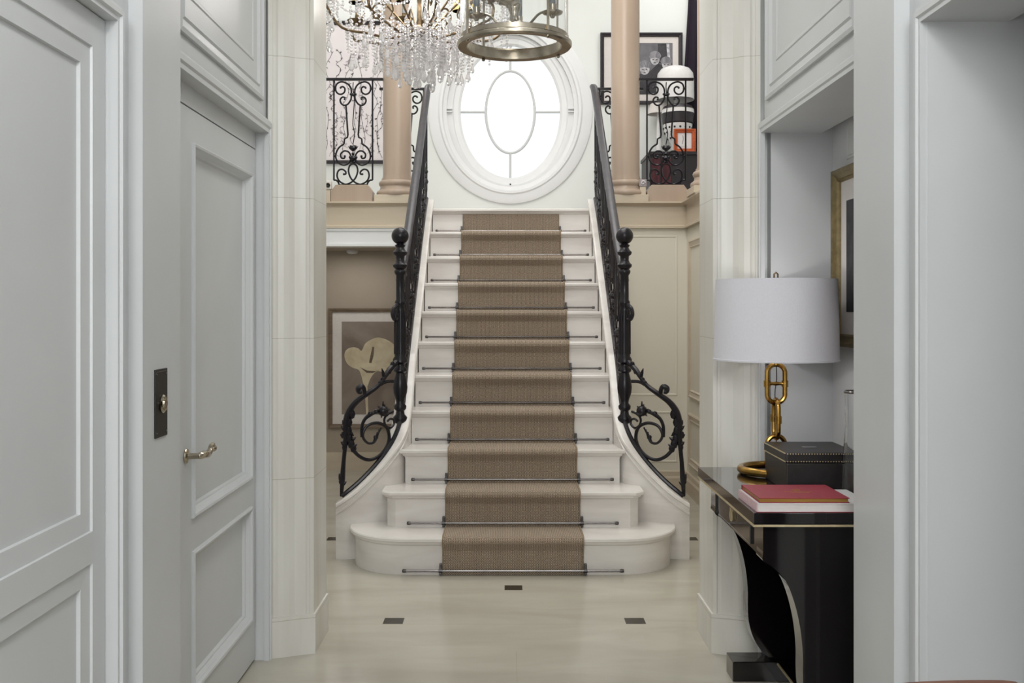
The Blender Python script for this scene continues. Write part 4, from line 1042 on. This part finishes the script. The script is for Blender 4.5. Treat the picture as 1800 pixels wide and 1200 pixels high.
# lamp
LX, LY = (1364-VPX)*3.84/F, 3.84
lamp = thing('table_lamp', 'brass chain link table lamp with a white drum shade', 'lamp', (LX, LY, TZ))
m = MB(); m.tube([(LX+.130*math.cos(2*PI*k/48), LY+.115*math.sin(2*PI*k/48), TZ+.0165) for k in range(48)], .0155, 12, True); m.build('base_ring', BRASS, lamp, True)
def link(cz, hw, hh, r, ax, name='chain_link'):
    pts = []
    for k in range(40):
        t = 2*PI*k/40; a = hw*math.cos(t); b = math.sin(t); b = (hh-hw)*(1 if b > 0 else -1 if b < 0 else 0)+hw*b if abs(b) > 1e-6 else 0
        pts.append((LX+(a if ax == 0 else 0), LY+(a if ax else 0), cz+b))
    m = MB(); m.tube(pts, r, 10, True)
    return m
z1 = EYE-(674-VPY)*3.84/F; z2 = EYE-(736-VPY)*3.84/F; z3 = EYE-(798-VPY)*3.84/F
m = link(z1, .034, .073, .0092, 0)
m.tube([(LX-.036, LY, z1), (LX-.015, LY, z1), (LX, LY, z1), (LX+.015, LY, z1), (LX+.036, LY, z1)], [.012, .006, .008, .006, .012], 10)
for s in (-1, 1): m.lathe([(0, -.012), (.0125, -.012), (.0125, .012), (0, .012)], (LX+s*.034, LY, z1), 14)
m.build('chain_link', BRASS, lamp, True)
m = link(z2, .034, .073, .0092, 1)
for s in (-1, 1): m.lathe([(0, -.014), (.0125, -.014), (.0125, .014), (0, .014)], (LX, LY+s*.034, z2), 14)
m.build('chain_link', BRASS, lamp, True)
m = link(z3, .034, .070, .0092, 0); m.build('chain_link', BRASS, lamp, True)
m = MB(); m.tube([(LX-.04, LY, z3), (LX, LY, z3-.0), (LX+.04, LY, z3)], .006, 8); m.tube([(LX, LY-.1, TZ+.018), (LX, LY, TZ+.026), (LX, LY+.1, TZ+.018)], .008, 8)
m.build('base_bar', BRASS, lamp, True)
m = MB(); m.lathe([(0, z1+.068), (.013, z1+.070), (.013, z1+.10), (.008, z1+.11), (.008, 1.33), (.014, 1.335), (.014, 1.38), (0, 1.381)], (LX, LY, 0), 14); m.build('socket', BRASS, lamp, True)
m = MB(); m.tube(smoothp([(LX, LY, z1+.09), (LX+.003, LY, z1+.02), (LX-.004, LY, z1-.04), (LX+.002, LY, z2), (LX, LY, z3)], 4), .0018, 6); m.build('flex', BLACKP, lamp, True)
zt_, zb_ = 1.528, 1.222
annulus([(.2325, zb_), (.2335, zb_+.006), (.2315, zb_+.007), (.2245, zt_-.006), (.2250, zt_), (.2225, zt_), (.2215, zt_-.01), (.2290, zb_+.004)], (LX, LY)).build('lamp_shade', SHADE, lamp, True, 25)
m = MB(); 
for k in range(3):
    a = 2*PI*k/3+.3; m.tube([(LX, LY, zt_-.02), (LX+.222*math.cos(a), LY+.222*math.sin(a), zt_-.008)], .002, 6)
m.build('spider', BRASS, lamp, True)
m = MB(); m.tube([(LX, LY, 1.375), (LX, LY, zt_)], .003, 6); m.tube([(LX-.0, LY, zt_-.01), (LX-.007, LY, zt_+.006), (LX-.007, LY, zt_+.020), (LX, LY, zt_+.027), (LX+.007, LY, zt_+.020), (LX+.007, LY, zt_+.006)], .0036, 8, True); m.build('finial', BRONZE, lamp, True)
bulb = mat('lit_bulb', (1, .96, .9, 1), .4, noise=((5, 5, 5), (1, .94, .86, 1), .3, .7, 1)); pb = bulb.node_tree.nodes['Principled BSDF']; pb.inputs['Emission Color'].default_value = (1, .95, .9, 1); pb.inputs['Emission Strength'].default_value = 3
MB().lathe([(0, 1.380), (.012, 1.382), (.014, 1.392), (.028, 1.425), (.029, 1.440), (.020, 1.462), (0, 1.470)], (LX, LY, 0), 16).build('bulb', bulb, lamp, True)
pt = bpy.data.lights.new('lamp_light', 'POINT'); pt.energy = 1.6; pt.shadow_soft_size = .035; pt.color = (1, .97, .94)
po = bpy.data.objects.new('lamp_light', pt); COL.objects.link(po); po.parent = lamp; po.location = (0, 0, 1.40-TZ)

# picture on the niche side wall
NXW = 1.315
pc = thing('gilt_framed_picture', 'gilt framed picture with dark print on the niche wall behind the lamp', 'picture', (NXW, 3.7, 1.27))
MB().rings((NXW, 3.42, 1.272), (0, 1, 0), (0, 0, 1), (-1, 0, 0), .58, .685, [(0, 0), (0, .034), (.012, .036), (.020, .028), (.034, .020), (.040, .024), (.046, .014), (.048, .004)]).build('frame', FRAMEG, pc)
MB().box(NXW-.008, NXW-.002, 3.425, 3.995, 1.277, 1.952).build('mount', MATB, pc)
MB().box(NXW-.0095, NXW-.008, 3.52, 3.888, 1.405, 1.832).build('print', PHOTOD, pc)

# ------------------------------------------------------------------ wooden chair, only its crest shows at the bottom edge
cr = thing('wooden_chair', 'brown wooden chair crest rail at the bottom right by the side opening', 'chair', (.765, 1.72, 0))
def C(x, y, z): return (.765+x, 1.72+y, z)
zc = .779
m = MB(); m.sweep([(C(x, .02-.10*(x/.2)**2*.2, zc-.037+.025*x-.020*(abs(x)/.14)**(9 if x > 0 else 6)), Vector((0, 1, 0)), Vector((0, 0, 1))) for x in [k*.02-.13 for k in range(13)]], [(-.010, -.03), (.010, -.03), (.011, .02), (.006, .034), (-.006, .034), (-.011, .02)])
m.build('crest_rail', CHAIRW, cr, True)
for sx in (-1, 1):
    MB().tube([C(sx*.12, .02, zc-.06), C(sx*.13, 0, .45), C(sx*.135, 0, .2), C(sx*.14, .03, .0)], [.012, .015, .014, .011], 8).build('leg', CHAIRW, cr, True)
    MB().tube([C(sx*.15, -.36, .44), C(sx*.15, -.37, 0)], [.017, .011], 8).build('leg', CHAIRW, cr, True)
m = MB().box(.765-.17, .765+.17, 1.72-.40, 1.72+.01, .43, .465, .01); m.build('seat', CHAIRW, cr)
for k in (-1, 0, 1): MB().tube([C(k*.05, .018, zc-.06), C(k*.055, 0, .46)], .007, 8).build('spindle', CHAIRW, cr, True)
